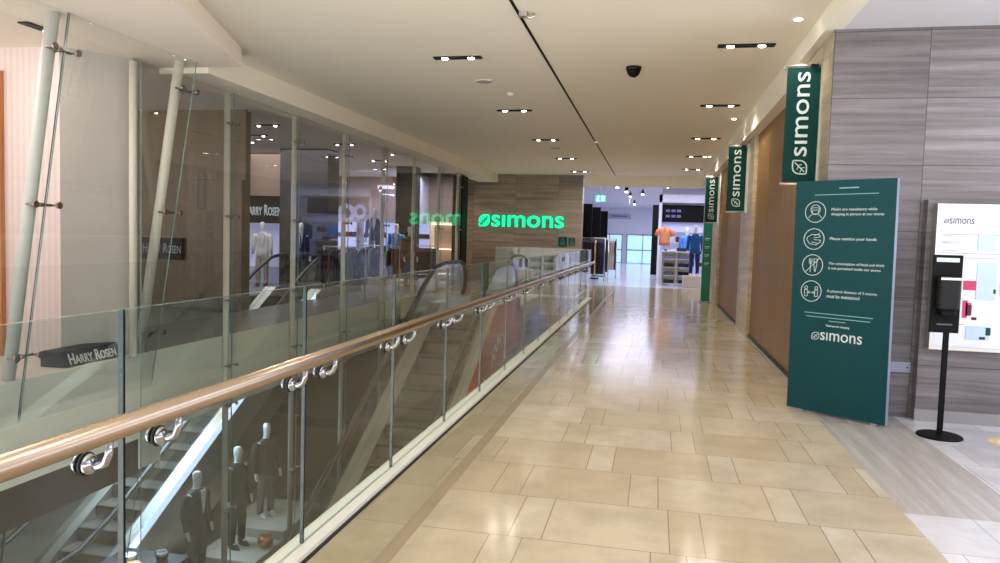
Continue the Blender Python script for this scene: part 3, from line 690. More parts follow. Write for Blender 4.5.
# ---------------------------------------------------------------- wall directory
r = thing('wall_directory', 'white backlit store directory in silver frame on the stone wall', 'directory', (3.2, 7.35, .7))
dx0, dx1, dz0, dz1, dy = 2.50, 3.95, .69, 2.02, 7.37
sh = MB().box(dx0+.03, dx1-.03, dy-.005, dy+.03, dz0+.03, dz1-.03).build('sheet', 'lightbox', r)
f = MB(); f.box(dx0, dx0+.03, dy-.02, 7.45, dz0, dz1); f.box(dx1-.03, dx1, dy-.02, 7.45, dz0, dz1); f.box(dx0+.03, dx1-.03, dy-.02, 7.45, dz1-.03, dz1); f.box(dx0+.03, dx1-.03, dy-.02, 7.45, dz0, dz0+.03); f.build('frame', 'steel', r)
py = dy-.005
text('lettering', 's\u0131mons', (2.61, py, 1.84), X, Z, .20, .05, 'grey_ink', sh, .0, .002); leaf_logo('leaf_emblem', (2.565, py, 1.845), X, Z, .036, 'grey_ink', sh, .12, .002)
b = MB()
for z, w in ((1.745, .60), (1.73, .09), (1.675, .14), (1.665, .07), (1.60, .12), (1.575, .6), (1.535, .6), (1.50, .06), (1.46, .12), (1.28, .18), (1.22, .12), (1.16, .2), (1.08, .12), (1.0, .16), (.93, .22)):
    b.frame((2.56, py, z), X, Z, -Y, [(0, 0), (w, 0)], .006, .002)
b.build('fine_print', 'alu', sh)
for mm, qs in (('paleblue', [(2.85, 2.99, 1.60, 1.76), (3.04, 3.4, 1.60, 1.76), (2.86, 3.02, 1.16, 1.50), (3.05, 3.4, 1.2, 1.50), (2.80, 2.99, .80, .92)]), ('skyblue', [(2.90, 2.97, 1.69, 1.75), (2.88, 2.95, 1.28, 1.33), (3.1, 3.2, 1.64, 1.72)]),
               ('pinkp', [(2.755, 2.87, 1.245, 1.33), (2.785, 2.83, 1.01, 1.13), (2.76, 2.80, .99, 1.15)]), ('yellow', [(2.89, 3.02, 1.27, 1.335), (3.06, 3.3, 1.27, 1.33)]), ('maroon', [(2.80, 2.835, 1.02, 1.11), (2.84, 2.88, .975, 1.00)]), ('darkgreen', [(2.96, 3.0, .84, .91), (2.91, 2.96, .80, .825), (3.0, 3.02, 1.22, 1.26)])):
    for a, c, z0, z1 in qs: MB().quad((0, py, 0), X, Z, -Y, a, c, z0, z1, .002+.0006*len(mm)).build('map_block', mm, sh)
r = thing('access_panel', 'small pale metal access panel on the stone pier behind the notice board', 'panel', (2.32, 7.55, .45))
MB().bev(2.21, 2.42, 7.535, 7.549, .43, .53, .005).build('plate', 'alu', r); MB().cyl((2.39, 7.535, .48), (2.39, 7.530, .48), .008, n=10).build('lock', 'dark', r)
r = thing('floor_decal', 'round tan sticker on white floor beside the sanitiser stand', 'sticker', (2.98, 6.8, 0))
MB().tube([(2.98, 6.8, .0005), (2.98, 6.8, .002)], .16, 28).build('disc', 'decal', r); MB().tube([(2.98, 6.8, .002), (2.98, 6.8, .0025)], .09, 28).build('print', 'white_cloth', r)

# ---------------------------------------------------------------- lit shop sign on end wall, plaques
r = thing('shop_sign', 'green illuminated shop lettering with leaf emblem on the brown stone wall', 'sign', (-4.6, 25.97, 1.85))
t = text('lettering', 's\u0131mons', (-5.80, 25.97, 1.96), X, Z, 2.62, .43, 'neon', r, .012, .05)
b = MB(); b.prism([(-6.27+x*.40, 1.96+y*.43) for x, y in leaf_pts()], 25.93, 25.97, 'y'); lf = b.build('leaf_emblem', 'neon', r)
b = MB(); S = lambda L: [(x*.40, y*.43) for x, y in L]
b.frame((-6.27, 25.93, 1.96), X, Z, -Y, S([(.14, .14), (.86, .86)]), .05, .004)
for q in (.36, .54, .72): b.frame((-6.27, 25.93, 1.96), X, Z, -Y, S([(q, q), (q, q-.28)]), .035, .004); b.frame((-6.27, 25.93, 1.96), X, Z, -Y, S([(q-.08, q-.08), (q-.34, q-.06)]), .035, .004)
b.build('vein', 'neon_dim', lf)
MB().box(-6.3, -3.1, 25.985, 26.0, 2.10, 2.24).build('raceway', 'stone_brown', r)
for x0_, x1_, z0, z1, lab in ((-3.36, -3.04, 1.33, 1.66, 'larger dark green square plaque under the lit sign'), (-2.99, -2.76, 1.38, 1.64, 'smaller dark green plaque near right edge of stone wall')):
    r = thing('wall_plaque', lab, 'plaque', ((x0_+x1_)/2, 25.99, z0)); p = MB().box(x0_, x1_, 25.97, 25.998, z0, z1).build('plate', 'darkgreen', r)
    b = MB(); cx = (x0_+x1_)/2; b.frame((cx, 25.97, (z0+z1)/2), X, Z, -Y, circ(0, .05, .05, 14), .012, .003)
    for q in (-.05, -.09): b.frame((cx, 25.97, (z0+z1)/2), X, Z, -Y, [(-.08, q), (.08, q)], .014, .003)
    b.build('print', 'pale_ink', p)

# ---------------------------------------------------------------- mannequins
def skin_body(nodes, edges, name, m, parent, sub=2):
    me = bpy.data.meshes.new(name); me.from_pydata([n[0] for n in nodes], edges, [])
    o = bpy.data.objects.new(name, me); COL.objects.link(o)
    md = o.modifiers.new('skin', 'SKIN'); o.modifiers.new('sub', 'SUBSURF').levels = sub; o.modifiers['sub'].render_levels = sub
    for i, n in enumerate(nodes): me.skin_vertices[0].data[i].radius = n[1] if isinstance(n[1], tuple) else (n[1], n[1])
    me.skin_vertices[0].data[0].use_root = True
    m2 = bpy.data.meshes.new_from_object(o.evaluated_get(bpy.context.evaluated_depsgraph_get()))
    bpy.data.objects.remove(o); m2.name = name; m2.materials.append(M[m])
    for p in m2.polygons: p.use_smooth = True
    o = bpy.data.objects.new(name, m2); COL.objects.link(o); own(o, parent); return o
def mannequin(name, label, loc, rotz, jacket='charcoal', trousers='charcoal', shirt='white_cloth', open_front=True, shoes='white_cloth', tall=1.0, short=False, tie=None):
    """headed figure standing at loc, facing -Y before rotation"""
    r = thing(name, label, 'mannequin')
    N = [((0, 0, .95), (.12, .09)), ((0, 0, 1.15), (.12, .085)), ((0, .01, 1.38), (.14, .09)), ((0, .01, 1.50), (.06, .055)), ((0, -.005, 1.58), (.05, .05)), ((0, -.02, 1.68), (.075, .09)), ((0, -.005, 1.77), (.078, .092)), ((0, 0, 1.83), (.05, .06))]
    E_ = [(0, 1), (1, 2), (2, 3), (3, 4), (4, 5), (5, 6), (6, 7)]
    for s_ in (-1, 1):
        i = len(N)
        N += [((s_*.19, .01, 1.43), .055), ((s_*.25, .03, 1.16), .042), ((s_*.26, -.05, .92), .03), ((s_*.26, -.08, .83), (.02, .036)), ((s_*.255, -.10, .75), (.012, .026))]
        E_ += [(2, i), (i, i+1), (i+1, i+2), (i+2, i+3), (i+3, i+4)]
        j = len(N)
        N += [((s_*.10, 0, .82), .085), ((s_*.105, -.01, .48), .058), ((s_*.11, .02, .10), .036), ((s_*.115, -.10, .04), (.036, .03))]
        E_ += [(0, j), (j, j+1), (j+1, j+2), (j+2, j+3)]
    bd = skin_body(N, E_, 'body', 'white_body', r)
    t = MB(); t.loft([(0, 0, .84, .165, .115), (0, 0, .95, .170, .12), (0, 0, 1.06, .155, .11)])
    for s_ in (-1, 1): t.loft([(s_*.115, .02, .075, .062, .065), (s_*.115, .015, .11, .06, .062), (s_*.108, -.005, .48, .075, .078), (s_*.092, 0, .80, .092, .108), (s_*.085, 0, .90, .085, .11)])
    t.build('trousers', trousers, r)
    j = MB(); lo = .80 if not short else .9
    j.loft([(0, .0, lo, .185, .135), (0, 0, .98, .18, .13), (0, 0, 1.12, .165, .12), (0, .01, 1.30, .19, .13), (0, .015, 1.42, .205, .12), (0, .015, 1.48, .15, .095), (0, .01, 1.535, .075, .075)])
    for s_ in (-1, 1):
        end = [((s_*.262, -.05, .90), .042)] if not short else []
        pts = [((s_*.17, .012, 1.45), .066), ((s_*.215, .015, 1.40), .07), ((s_*.245, .03, 1.18), .062 if not short else .085)]+end
        j.tube([p for p, q in pts], [q for p, q in pts], 12)
    jk = j.build('jacket', jacket, r)
    if open_front:
        f = MB(); f.prism([(-.065, 1.52), (.065, 1.52), (.03, 1.20), (0, 1.12), (-.03, 1.20)], -.142, -.10, 'y'); f.build('shirt_front', shirt, jk)
        if tie: MB().prism([(-.016, 1.49), (.016, 1.49), (.02, 1.2), (0, 1.15), (-.02, 1.2)], -.15, -.142, 'y').build('tie', tie, jk)
        c = MB()
        for s_ in (-1, 1): c.prism([(s_*.07, 1.53), (s_*.11, 1.42), (s_*.07, 1.30), (s_*.01, 1.12), (s_*.045, 1.30)], -.15, -.12, 'y')
        c.build('lapel', jacket, jk)
    for s_ in (-1, 1):
        q = MB(); q.loft([(s_*.115, -.05, 0, .045, .13), (s_*.115, -.05, .03, .047, .132), (s_*.115, -.03, .07, .04, .10), (s_*.115, .02, .10, .036, .045)]); q.build('shoe', shoes, r)
    r.location = loc; r.rotation_euler = (0, 0, rotz); r.scale = (tall,)*3
    return r
mannequin('mannequin', 'mannequin in charcoal jacket and rust top with white shoes on lower plinth', (-7.15, 12.7, -3.93), math.radians(62), 'charcoal', 'grey_cloth', 'brown', True, 'white_cloth')
mannequin('mannequin', 'mannequin in all black outfit on the lower level beside the copper bowl', (-7.1, 11.62, -4.08), math.radians(75), 'black_cloth', 'black_cloth', 'black_cloth', False, 'black_cloth')
mannequin('mannequin', 'mannequin in dark coat with raised pale head, nearest on lower level', (-7.15, 10.5, -4.18), math.radians(80), 'charcoal', 'grey_cloth', 'white_cloth', True, 'white_cloth')
r = thing('display_plinth', 'low pale plinth under the white-shod lower mannequin', 'plinth', (-7.15, 12.75, -4.2)); MB().bev(-7.75, -6.45, 12.1, 13.6, -4.2, -3.93, .02).build('block', 'cream', r)
r = thing('display_plinth', 'thin pale plinth under the all black lower mannequin', 'plinth', (-7.1, 11.25, -4.2)); MB().bev(-7.6, -6.45, 11.1, 12.05, -4.2, -4.08, .02).build('block', 'cream', r)
r = thing('copper_bowl', 'round copper pot on plinth by the all black mannequin', 'bowl', (-6.62, 11.75, -4.08)); q = MB()
q.tube([(-6.62, 11.75, -4.08+z) for z in (0, .02, .08, .16, .2, .19)], [.07, .10, .14, .13, .10, .09], 20); q.build('pot', 'copper', r); q = MB(); q.tube([(-6.62+.1*math.cos(a), 11.75+.1*math.sin(a), -3.88) for a in [k*PI/8 for k in range(17)]], .012, 8); q.build('rim', 'copper', r)
# glass-topped display table with accessories on lower level
r = thing('display_table', 'dark display table at foot of the nearest lower mannequin', 'table', (-7.15, 9.0, -4.2))
MB().bev(-7.7, -6.6, 8.35, 9.55, -3.36, -3.30, .02).build('tabletop', 'dark', r)
for a, c in ((-7.65, 8.4), (-6.7, 8.4), (-7.65, 9.45), (-6.7, 9.45)): MB().box(a, a+.05, c, c+.05, -4.2, -3.36).build('leg', 'black', r)
for k, (x, y, rr, mm, lab) in enumerate(((-6.95, 8.75, .13, 'copper', 'copper bowl on the dark lower display table'), (-7.25, 9.05, .11, 'steel', 'steel bowl on the dark lower display table'), (-6.9, 9.3, .09, 'chrome', 'small chrome pot on the dark lower display table'))):
    r = thing('metal_bowl', lab, 'bowl', (x, y, -3.3)); q = MB(); q.tube([(x, y, -3.3+z*rr/.12) for z in (0, .02, .08, .15, .16)], [rr*.5, rr*.75, rr, rr*.95, rr*.8], 18); q.build('pot', mm, r)
    q = MB(); q.tube([(x+rr*.86*math.cos(a), y+rr*.86*math.sin(a), -3.3+.16*rr/.12) for a in [k_*PI/8 for k_ in range(17)]], .008, 8); q.build('rim', mm, r)

# ---------------------------------------------------------------- name signs of the menswear shop
r = thing('shop_name_sign', 'low black wedge sign with white name on display bay floor', 'sign', (-6.45, 7.4, .012))
sg = MB(); sg.prism([(-6.60, .012), (-6.28, .012), (-6.34, .185), (-6.60, .185)], 6.84, 7.70, 'y'); sb = sg.build('block', 'black', r)
text('lettering', 'Harry Rosen', (-6.287, 6.92, .035), Y, Vector((-.06, 0, .173)), .72, .125, 'white_cloth', sb, .01, .004, True)
r = thing('shop_name_sign', 'black hanging shop fascia with white name behind the glass front', 'sign', (-11.3, 19.9, 1.8))
sb = MB().box(-12.05, -10.75, 19.9, 20.0, 1.80, 2.60).build('board', 'black', r)
for x in (-11.9, -10.8): MB().cyl((x, 19.95, 2.6), (x, 19.95, 3.9), .02, n=8).build('hanger', 'dark', r)
text('lettering', 'Harry Rosen', (-12.0, 19.9, 2.02), X, Z, 1.2, .32, 'white_ink', sb, .012, .02, True)
r = thing('shop_name_sign', 'reflected shop name built as a dark board on brown timber wall', 'sign', (-9.6, 12.9, 1))
sb = MB().box(-10.05, -9.15, 12.92, 12.96, .95, 1.38).build('board', 'charcoal', r); text('lettering', 'Harry Rosen', (-10.02, 12.92, 1.08), X, Z, .84, .19, 'alu', sb, .0, .004, True)  # board and name stand in for the sign's reflection in the glass
r = thing('slot_downlight', 'black slot light with one lit end in the pinkish bay ceiling', 'ceiling light', (-6.33, 6.5, 3.62))
b = MB(); b.box(-6.38, -6.26, 6.36, 6.74, 3.605, 3.619); b.build('housing', 'black', r)
b = MB(); b.cyl((-6.32, 6.66, 3.605), (-6.32, 6.66, 3.598), .035); b.build('lamp', 'lamp_small', r)

# ---------------------------------------------------------------- menswear fittings upstairs
def track_light(loc, label, grp):
    x, y, z = loc; r = thing('track_light', label, 'ceiling light', loc, grp)
    MB().box(x-.30, x+.30, y-.035, y+.035, z-.03, z-.001).build('housing', 'dark', r)
    for s_ in (-.2, .2):
        q = MB(); q.tube([(x+s_, y, z-.03), (x+s_, y, z-.05)], [.036, .03], 12); q.build('lamp', 'lamp_small', r)
    return r
tl = None; GT = 'twin slot lights of the menswear ceiling'
for k, (x, y) in enumerate(((-8.4, 14.8), (-9.6, 16.4), (-8.0, 18.0), (-7.3, 20.2), (-8.6, 22.0), (-10.6, 17.6))):
    if tl is None: tl = track_light((x, y, 3.9), 'twin slot light in grey menswear ceiling behind the glass front', GT)
    else: dup(tl, (x, y, 3.9))
mannequin('mannequin', 'mannequin in navy tuxedo with bow tie before the grey column', (-9.66, 18.92, 0), math.radians(20), 'navy', 'navy', 'white_cloth', True, 'black_cloth', 1.0, False, 'black_cloth')
mannequin('mannequin', 'mannequin in white shirt under the hanging black name sign', (-10.95, 19.1, 0), math.radians(15), 'white_cloth', 'beige', 'white_cloth', True, 'brown')
mannequin('mannequin', 'mannequin in black suit raised on a plinth before the lit shelves', (-8.55, 21.6, .55), math.radians(10), 'black_cloth', 'black_cloth', 'white_cloth', True, 'black_cloth')
mannequin('mannequin', 'mannequin in light blue blazer before the lit shelves', (-8.3, 22.9, .1), math.radians(10), 'skyblue', 'white_cloth', 'white_cloth', True, 'brown')
mannequin('mannequin', 'mannequin in brown jacket and blue jeans by dark pier', (-7.3, 21.3, 0), math.radians(60), 'brown', 'denim', 'white_cloth', False, 'brown')
r = thing('display_plinth', 'grey plinth below the black suited upstairs mannequin', 'plinth', (-8.55, 21.6, 0)); MB().bev(-8.95, -8.15, 21.2, 22.0, 0, .55, .02).build('block', 'ms_ceiling', r)
r = thing('display_plinth', 'low grey plinth below the light blue blazer mannequin', 'plinth', (-8.3, 22.9, 0)); MB().bev(-8.65, -7.95, 22.5, 23.3, 0, .1, .02).build('block', 'ms_ceiling', r)
# white lit niche behind the white shirt
r = thing('lit_niche', 'glowing white display niche under the hanging name sign', 'display', (-11.3, 20.4, 0)); MB().box(-12.2, -10.4, 20.3, 20.36, 0, 1.8).build('back_panel', 'glow_shelf', r); MB().box(-12.2, -10.4, 19.95, 20.3, .45, .5).build('shelf', 'white_paint', r)
# back shelving, lilac lit
def shelf_unit(name, label, x0_, x1_, y, h, nsh, back='glow_band', edge='white_paint'):
    r = thing(name, label, 'shelving', ((x0_+x1_)/2, y, 0)); MB().box(x0_, x1_, y, y+.04, .1, h).build('back_panel', back, r)
    for x in (x0_, x1_): MB().box(x-.03, x+.03, y-.38, y+.04, 0, h).build('side_panel', 'white_paint', r)
    for k in range(nsh): z = .25+k*(h-.3)/max(nsh-1, 1); MB().box(x0_+.03, x1_-.03, y-.36, y, z, z+.03).build('shelf', edge, r)
    MB().box(x0_-.03, x1_+.03, y-.40, y+.04, h, h+.05).build('top_panel', 'white_paint', r); return r
def folded(x, y, z, w, d, h, m, label, grp):
    r = tag(MB().bev(x-w/2, x+w/2, y-d/2, y+d/2, z, z+h, min(.03, h*.4)).build('folded_garment', m), label, 'clothing', grp); return r
CW = dict(black_cloth='black', grey_cloth='grey', white_cloth='white', skyblue='light blue', lilac='lilac grey')
def cw(m): return CW.get(m, m)
cl = ['black_cloth', 'navy', 'grey_cloth', 'charcoal', 'white_cloth', 'lilac', 'burgundy', 'denim', 'beige', 'brown']
for k, (xa, xb, lab) in enumerate(((-12.6, -11.0, 'left'), (-10.9, -9.3, 'middle'), (-9.2, -7.6, 'right'))):
    shelf_unit('lit_shelving', 'lilac lit white wall shelving at the back of menswear, %s unit' % lab, xa, xb, 26.4, 2.05, 4)
    for s_ in range(3):
        z = .25+s_*(2.05-.3)/3+.03
        for q in range(3): folded(xa+.32+q*.48, 26.2, z, .34, .28, random.uniform(.1, .28), (fm := random.choice(cl)), '%s folded garment on the %s lilac lit wall shelving' % (cw(fm), lab), 'folded garments on the %s lilac shelving' % lab)
# warm shelves seen at right end of glass front
shelf_unit('lit_shelving', 'taupe wall shelving with bright lit edges near the black end post', -7.55, -6.65, 24.6, 2.0, 3, 'ms_wall', 'glow_warm')
# clothing racks: rails with hanging garments
def rack(label, x0_, x1_, y, h=1.35, along='x'):
    r = thing('clothing_rack', label, 'rack', ((x0_+x1_)/2, y, 0))
    MB().cyl((x0_, y, h), (x1_, y, h), .015, n=8).build('rail', 'steel', r)
    for x in (x0_+.03, x1_-.03): MB().cyl((x, y, .02), (x, y, h), .018, n=8).build('post', 'steel', r); MB().box(x-.05, x+.05, y-.07, y+.07, 0, .02).build('foot', 'steel', r)
    return r
def garment(x, y, ztop, m, label, grp, L=.85, th=.05, W_=.23):
    r = thing('hanging_garment', label, 'clothing', (x, y, ztop), grp)
    h = MB(); h.tube([(x, y, ztop+.05), (x, y+.02, ztop+.07), (x, y+.03, ztop+.045), (x, y, ztop+.02), (x, y, ztop-.02)], .006, 6, up=(1, 0, 0)); h.build('hanger_hook', 'steel', r)
    b = MB(); prof = [(-.06, 0), (.06, 0), (W_*.95, -.09), (W_*1.12, -.55), (W_*.85, -.56), (W_*.8, -.25), (W_*.85, -L), (-W_*.85, -L), (-W_*.8, -.25), (-W_*.85, -.56), (-W_*1.12, -.55), (-W_*.95, -.09)]
    b.prism([(y+a, ztop+c-.02) for a, c in prof], x-th/2, x+th/2, 'x'); b.build('cloth', m, r); return r
def fill(label, grp, x0_, x1_, y, h, n, cols, L=.85):
    gs = {}
    for k in range(n):
        m = random.choice(cols); x = x0_+.08+(x1_-x0_-.16)*k/(n-1)
        if m not in gs: gs[m] = garment(x, y, h-.055, m, cw(m)+' '+label, grp, L)
        else: dup(gs[m], (x, y, h-.055))
for (xa, xb, y, lab) in ((-7.7, -6.6, 16.2, 'behind the glass front'), (-8.1, -6.9, 19.4, 'in front of the lilac shelving'), (-7.6, -6.6, 22.0, 'beside the dark pier')):
    rack('steel clothing rack of dark garments ' + lab, xa, xb, y, 1.25)
    fill('garment hanging on the steel rack ' + lab, 'garments on the rack ' + lab, xa, xb, y, 1.25, 12, ['black_cloth', 'charcoal', 'grey_cloth', 'navy', 'burgundy', 'white_cloth'], .80)
r = thing('wall_emblem', 'white oval emblem with added glow hanging among the menswear racks', 'sign', (-8.75, 20.6, 2.0))
b = MB(); b.frame((-9.05, 20.6, 2.16), X, Z, -Y, circ(0, 0, .22, 24), .13, .05); b.frame((-8.62, 20.6, 2.22), X, Z, -Y, circ(0, 0, .16, 24), .10, .05); b.build('rings', 'soft_glow', r)
MB().cyl((-9.05, 20.62, 2.4), (-9.05, 20.62, 3.9), .01, n=6).build('hanger', 'dark', r)

# ================================================================ THE SHOP AT THE END
shell('floor_shop', 'shop_floor', (-9, 9, 25.9, 54, -.5, 0.0))
shell('ceiling_shop', 'ceiling_cool', (-9, 9, 26.3, 54, 3.9, 4.2))
shell('wall_shop_back', 'shop_wall', (-9, 9, 53, 53.3, 0, 3.9))
shell('wall_shop_left', 'shop_wall', (-9.2, -9, 26.5, 53, 0, 3.9))
shell('wall_shop_right', 'shop_wall', (9, 9.2, 25.9, 53, 0, 3.9), (1.9, 9, 25.9, 26.1, 0, 4.1))
for k, (xa, xb) in enumerate(((-4.1, -2.25), (-1.95, .3))):
    dr = struct(bpy.data.objects.new('door_%d' % (k+3), None)); COL.objects.link(dr); dr.location = ((xa+xb)/2, 52.95, 0)
    MB().box(xa+.05, xb-.05, 52.93, 52.96, .05, 1.98).build('pane', 'day', dr)
    b = MB()
    for x in (xa, (xa+xb)/2-.03, xb-.06): b.box(x, x+.06, 52.90, 52.99, 0, 2.05)
    b.box(xa, xb, 52.90, 52.99, 1.98, 2.05); b.box(xa, xb, 52.90, 52.99, .9, .98); b.build('frame', 'alu', dr)
shell('wall_shop_column', 'black', (-.15, .25, 36.0, 36.4, 0, 3.35))
# right-hand wall bay with dark screen and lit shelves
r = thing('display_fixture', 'white wall bay with dark screen band above lit shelves', 'display', (1.6, 31.2, 0))
MB().box(.12, .24, 30.4, 31.4, 0, 3.5).build('side_panel', 'shop_wall', r); MB().box(.24, 4.5, 31.3, 31.4, 0, 3.9).build('back_panel', 'shop_wall', r)
MB().box(.12, 4.5, 30.4, 31.3, 3.18, 3.5).build('header', 'shop_wall', r)
sc_ = MB().box(.26, 3.4, 30.9, 31.0, 2.42, 3.1).build('screen', 'black', r)
for x in (.4, .62, .84):
    for z in (2.6, 2.82): MB().quad((x, 30.9, z), X, Z, -Y, 0, .16, 0, .1, .004).build('picture', 'lilac', sc_)
MB().box(.26, 3.4, 31.2, 31.28, .2, 2.40).build('lit_panel', 'glow_shelf', r)
for z in (.6, 1.1, 1.55, 2.0): MB().box(.26, 3.4, 30.9, 31.2, z, z+.04).build('shelf', 'white_paint', r)
for s_, z in enumerate((.64, 1.14, 1.59)):
    for q in range(6): folded(.55+q*.45, 31.04, z, .32, .24, random.uniform(.1, .24), (fm := random.choice(cl)), '%s folded garment on the lit shelves of the white wall bay' % cw(fm), 'folded garments in the white wall bay')
# stacked-shelf display gondola with folded garments
gx0, gx1, gy0, gy1 = .27, 1.34, 27.5, 28.2
r = thing('display_gondola', 'white open shelf display stacked with folded garments below the orange shirt', 'display', ((gx0+gx1)/2, 27.8, 0))
for z in (.06, .36, .66, .96): MB().box(gx0, gx1, gy0, gy1, z, z+.025).build('shelf', 'white_paint', r)
for x in (gx0, (gx0+gx1)/2-.012, gx1-.025): MB().box(x, x+.025, gy0+.02, gy1, 0, 1.22).build('upright', 'shop_wall', r)
MB().box(gx0-.02, gx1+.02, gy0-.02, gy1+.02, 1.22, 1.26).build('top_panel', 'white_paint', r)
MB().box(gx0+.03, gx1-.03, gy0+.21, gy0+.24, .06, 1.22).build('divider', 'white_paint', r)
pal = [['lilac', 'lilac'], ['black_cloth', 'navy'], ['grey_cloth', 'black_cloth'], ['charcoal', 'navy']]
for s_, z in enumerate((.085, .385, .685, .985)):
    for q in range(2):
        folded(gx0+.28+q*.52, gy0+.105, z, .36, .19, .13 if s_ < 3 else .1, pal[3-s_][q], 'folded %s garment on shelf %s of the white display, %s side' % (pal[3-s_][q].replace('_cloth', ''), ['at floor level', 'second from floor', 'third from floor', 'below the top'][s_], ['left', 'right'][q]), 'folded garments on the white display')
folded(.98, 27.85, 1.26, .34, .28, .13, 'navy', 'dark folded garment stack on top of the white display', 'folded garments on the white display')
folded(.62, 27.72, 1.26, .34, .26, .05, 'white_cloth', 'thin white folded garment on top of the white display', 'folded garments on the white display')
# orange polo torso form
def torso(label, loc, rotz, m, sleeve=True, scale=1.0, long=False):
    r = thing('torso_form', label, 'mannequin'); st_ = MB(); st_.cyl((0, 0, 0), (0, 0, .42), .014, n=8); st_.tube([(0, 0, 0), (0, 0, .015)], [.12, .11], 18); st_.build('stand', 'steel', r)
    b = MB(); b.loft([(0, 0, .30, .20, .12), (0, 0, .45, .20, .12), (0, 0, .62, .19, .12), (0, .01, .80, .215, .13), (0, .01, .90, .20, .11), (0, .01, .95, .13, .085), (0, .01, .98, .075, .065)])
    for s_ in (-1, 1):
        pts = [((s_*.16, .01, .90), .08), ((s_*.24, .01, .84), .085), ((s_*.31, 0, .66), .085)]+([((s_*.33, -.03, .34), .06)] if long else [])
        b.tube([p for p, q in pts], [q for p, q in pts], 12)
    sh = b.build('shirt', m, r); c = MB(); c.tube([(.085*math.cos(a), .01+.075*math.sin(a)-.01, .965+.015*math.sin(a)) for a in [k*PI/8 for k in range(17)]], .016, 8); c.build('collar', m, sh)
    c = MB(); c.box(-.015, .015, -.135, -.118, .78, .93); c.build('placket', m, sh)
    r.location = loc; r.rotation_euler = (0, 0, rotz); r.scale = (scale,)*3; return r
torso('orange short sleeved polo shirt on form at left of the white display', (.36, 28.45, 1.16), 0, 'orange', True, 1.0)
r = thing('pedestal', 'slim white pedestal under the orange polo shirt form', 'plinth', (.36, 28.45, 0)); MB().bev(.2, .52, 28.3, 28.6, 0, 1.16, .01).build('block', 'shop_wall', r)
r = thing('display_plinth', 'cream plinth beside the green totem at the shop entrance', 'plinth', (1.35, 26.75, 0)); MB().bev(1.02, 1.62, 26.45, 27.05, 0, .42, .01).build('block', 'cream', r)
mannequin('mannequin', 'mannequin in royal blue jacket and dark trousers on the cream plinth', (1.40, 26.75, .42), 0, 'royal', 'navy', 'royal', False, 'white_cloth', .98)
mannequin('mannequin', 'mannequin in sky blue top behind the royal blue one at the entrance', (1.20, 28.9, .35), 0, 'skyblue', 'charcoal', 'skyblue', False, 'white_cloth')
r = thing('display_plinth', 'white plinth under the sky blue mannequin behind the entrance', 'plinth', (1.60, 28.9, 0)); MB().bev(.95, 1.9, 28.6, 29.3, 0, .35, .01).build('block', 'shop_wall', r)
# tall black fixtures and racks along left of the entrance
for k, (x0_, x1_, y, h, lab) in enumerate(((-2.90, -2.36, 28.0, 2.95, 'nearest'), (-2.75, -2.20, 30.2, 2.92, 'middle'), (-2.65, -2.05, 32.5, 2.86, 'farthest'))):
    r = thing('tall_fixture', 'tall black garment fixture left of shop entrance, %s of three' % lab, 'fixture', ((x0_+x1_)/2, y, 0))
    MB().box(x0_, x1_, y, y+.08, 1.5, h).build('panel', 'black', r)
    for x in (x0_+.02, x1_-.06): MB().box(x, x+.04, y+.02, y+.06, 0, 1.5).build('post', 'steel', r)
    MB().box(x0_, x1_, y-.2, y+.2, 0, .03).build('base', 'black', r)
for (xa, xb, y, lab) in ((-2.7, -1.75, 27.2, 'nearest to the entrance'), (-2.6, -1.75, 29.3, 'second from the entrance'), (-2.55, -1.55, 31.6, 'third from the entrance')):
    rack('steel clothing rack left of the aisle, %s' % lab, xa, xb, y, 1.66)
    fill('garment on the aisle clothing rack %s' % lab, 'garments on the aisle rack %s' % lab, xa, xb, y, 1.66, 12, ['black_cloth', 'charcoal', 'navy', 'beige', 'black_cloth', 'black_cloth'], 1.25)
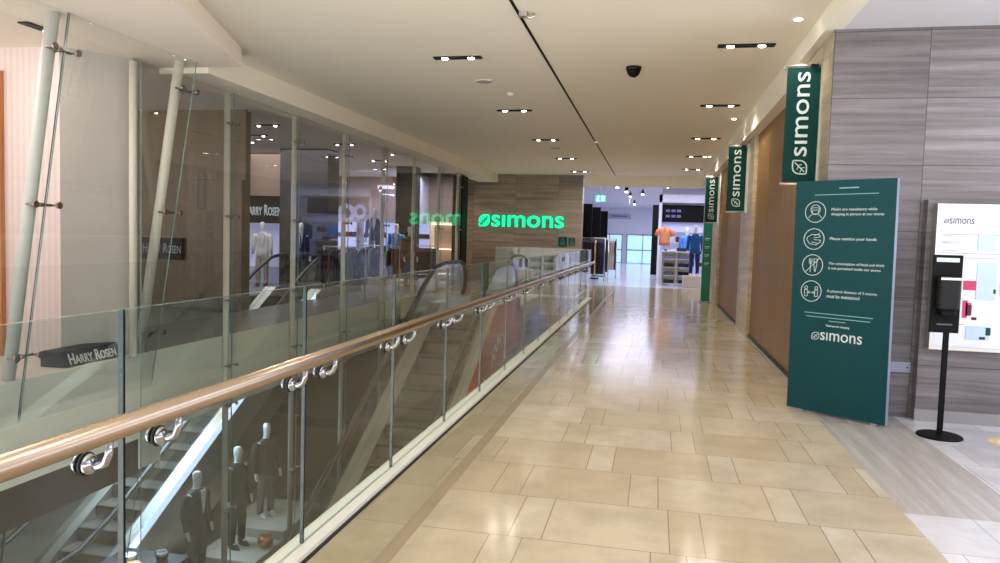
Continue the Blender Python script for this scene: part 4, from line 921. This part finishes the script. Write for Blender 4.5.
# exit sign, hanging sign, spots
r = thing('exit_sign', 'small green running-man exit sign hanging in the shop entrance', 'sign', (-2.25, 28.5, 3.1)); p = MB().box(-2.30, -1.92, 28.48, 28.52, 3.06, 3.30).build('panel', 'exit', r); MB().cyl((-2.11, 28.5, 3.30), (-2.11, 28.5, 3.9), .012, n=8).build('hanger', 'steel', r)
b = MB(); b.quad((-2.11, 28.48, 3.18), X, Z, -Y, .05, .14, -.08, .08, .003); b.frame((-2.20, 28.48, 3.175), X, Z, -Y, [(-.03, -.09), (0, -.03), (.01, .03), (-.04, .0)], .03, .003); b.frame((-2.20, 28.48, 3.175), X, Z, -Y, [(0, -.03), (.05, -.09)], .03, .003); b.frame((-2.20, 28.48, 3.175), X, Z, -Y, circ(.015, .075, .012, 10), .02, .003); b.build('pictogram', 'exit_white', p)
r = thing('hanging_sign', 'pale hanging department sign deep inside the shop', 'sign', (-1.9, 40, 2.7)); p = MB().box(-2.5, -1.3, 39.98, 40.02, 2.75, 3.05).build('panel', 'alu', r)
for x in (-2.4, -1.4): MB().cyl((x, 40, 3.05), (x, 40, 3.9), .012, n=8).build('hanger', 'steel', r)
b = MB(); b.frame((-2.3, 39.98, 2.9), X, Z, -Y, [(0, 0), (.8, 0)], .05, .003); b.build('lettering', 'grey_ink', p)
s0 = None
for k, (x, y) in enumerate(((-1.5, 29.0), (-1.25, 31.5), (-1.2, 35.0), (.4, 28.4), (-.6, 33), (.9, 33.5), (-1.2, 42))):
    if s0 is None:
        s0 = thing('ceiling_spotlight', 'small black ceiling spotlight in the bright end shop', 'ceiling light', (x, y, 3.9), 'black ceiling spotlights of the end shop')
        MB().cyl((x, y, 3.899), (x, y, 3.82), .02, n=8).build('stem', 'black', s0); q = MB(); q.tube([(x, y, 3.84), (x, y-.03, 3.78), (x, y-.10, 3.64)], [.06, .075, .075], 14); q.build('can', 'black', s0)
        q = MB(); q.cyl((x, y-.10, 3.64), (x, y-.103, 3.634), .06, n=14); q.build('lamp', 'lamp_small', s0)
    else: dup(s0, (x, y, 3.9))
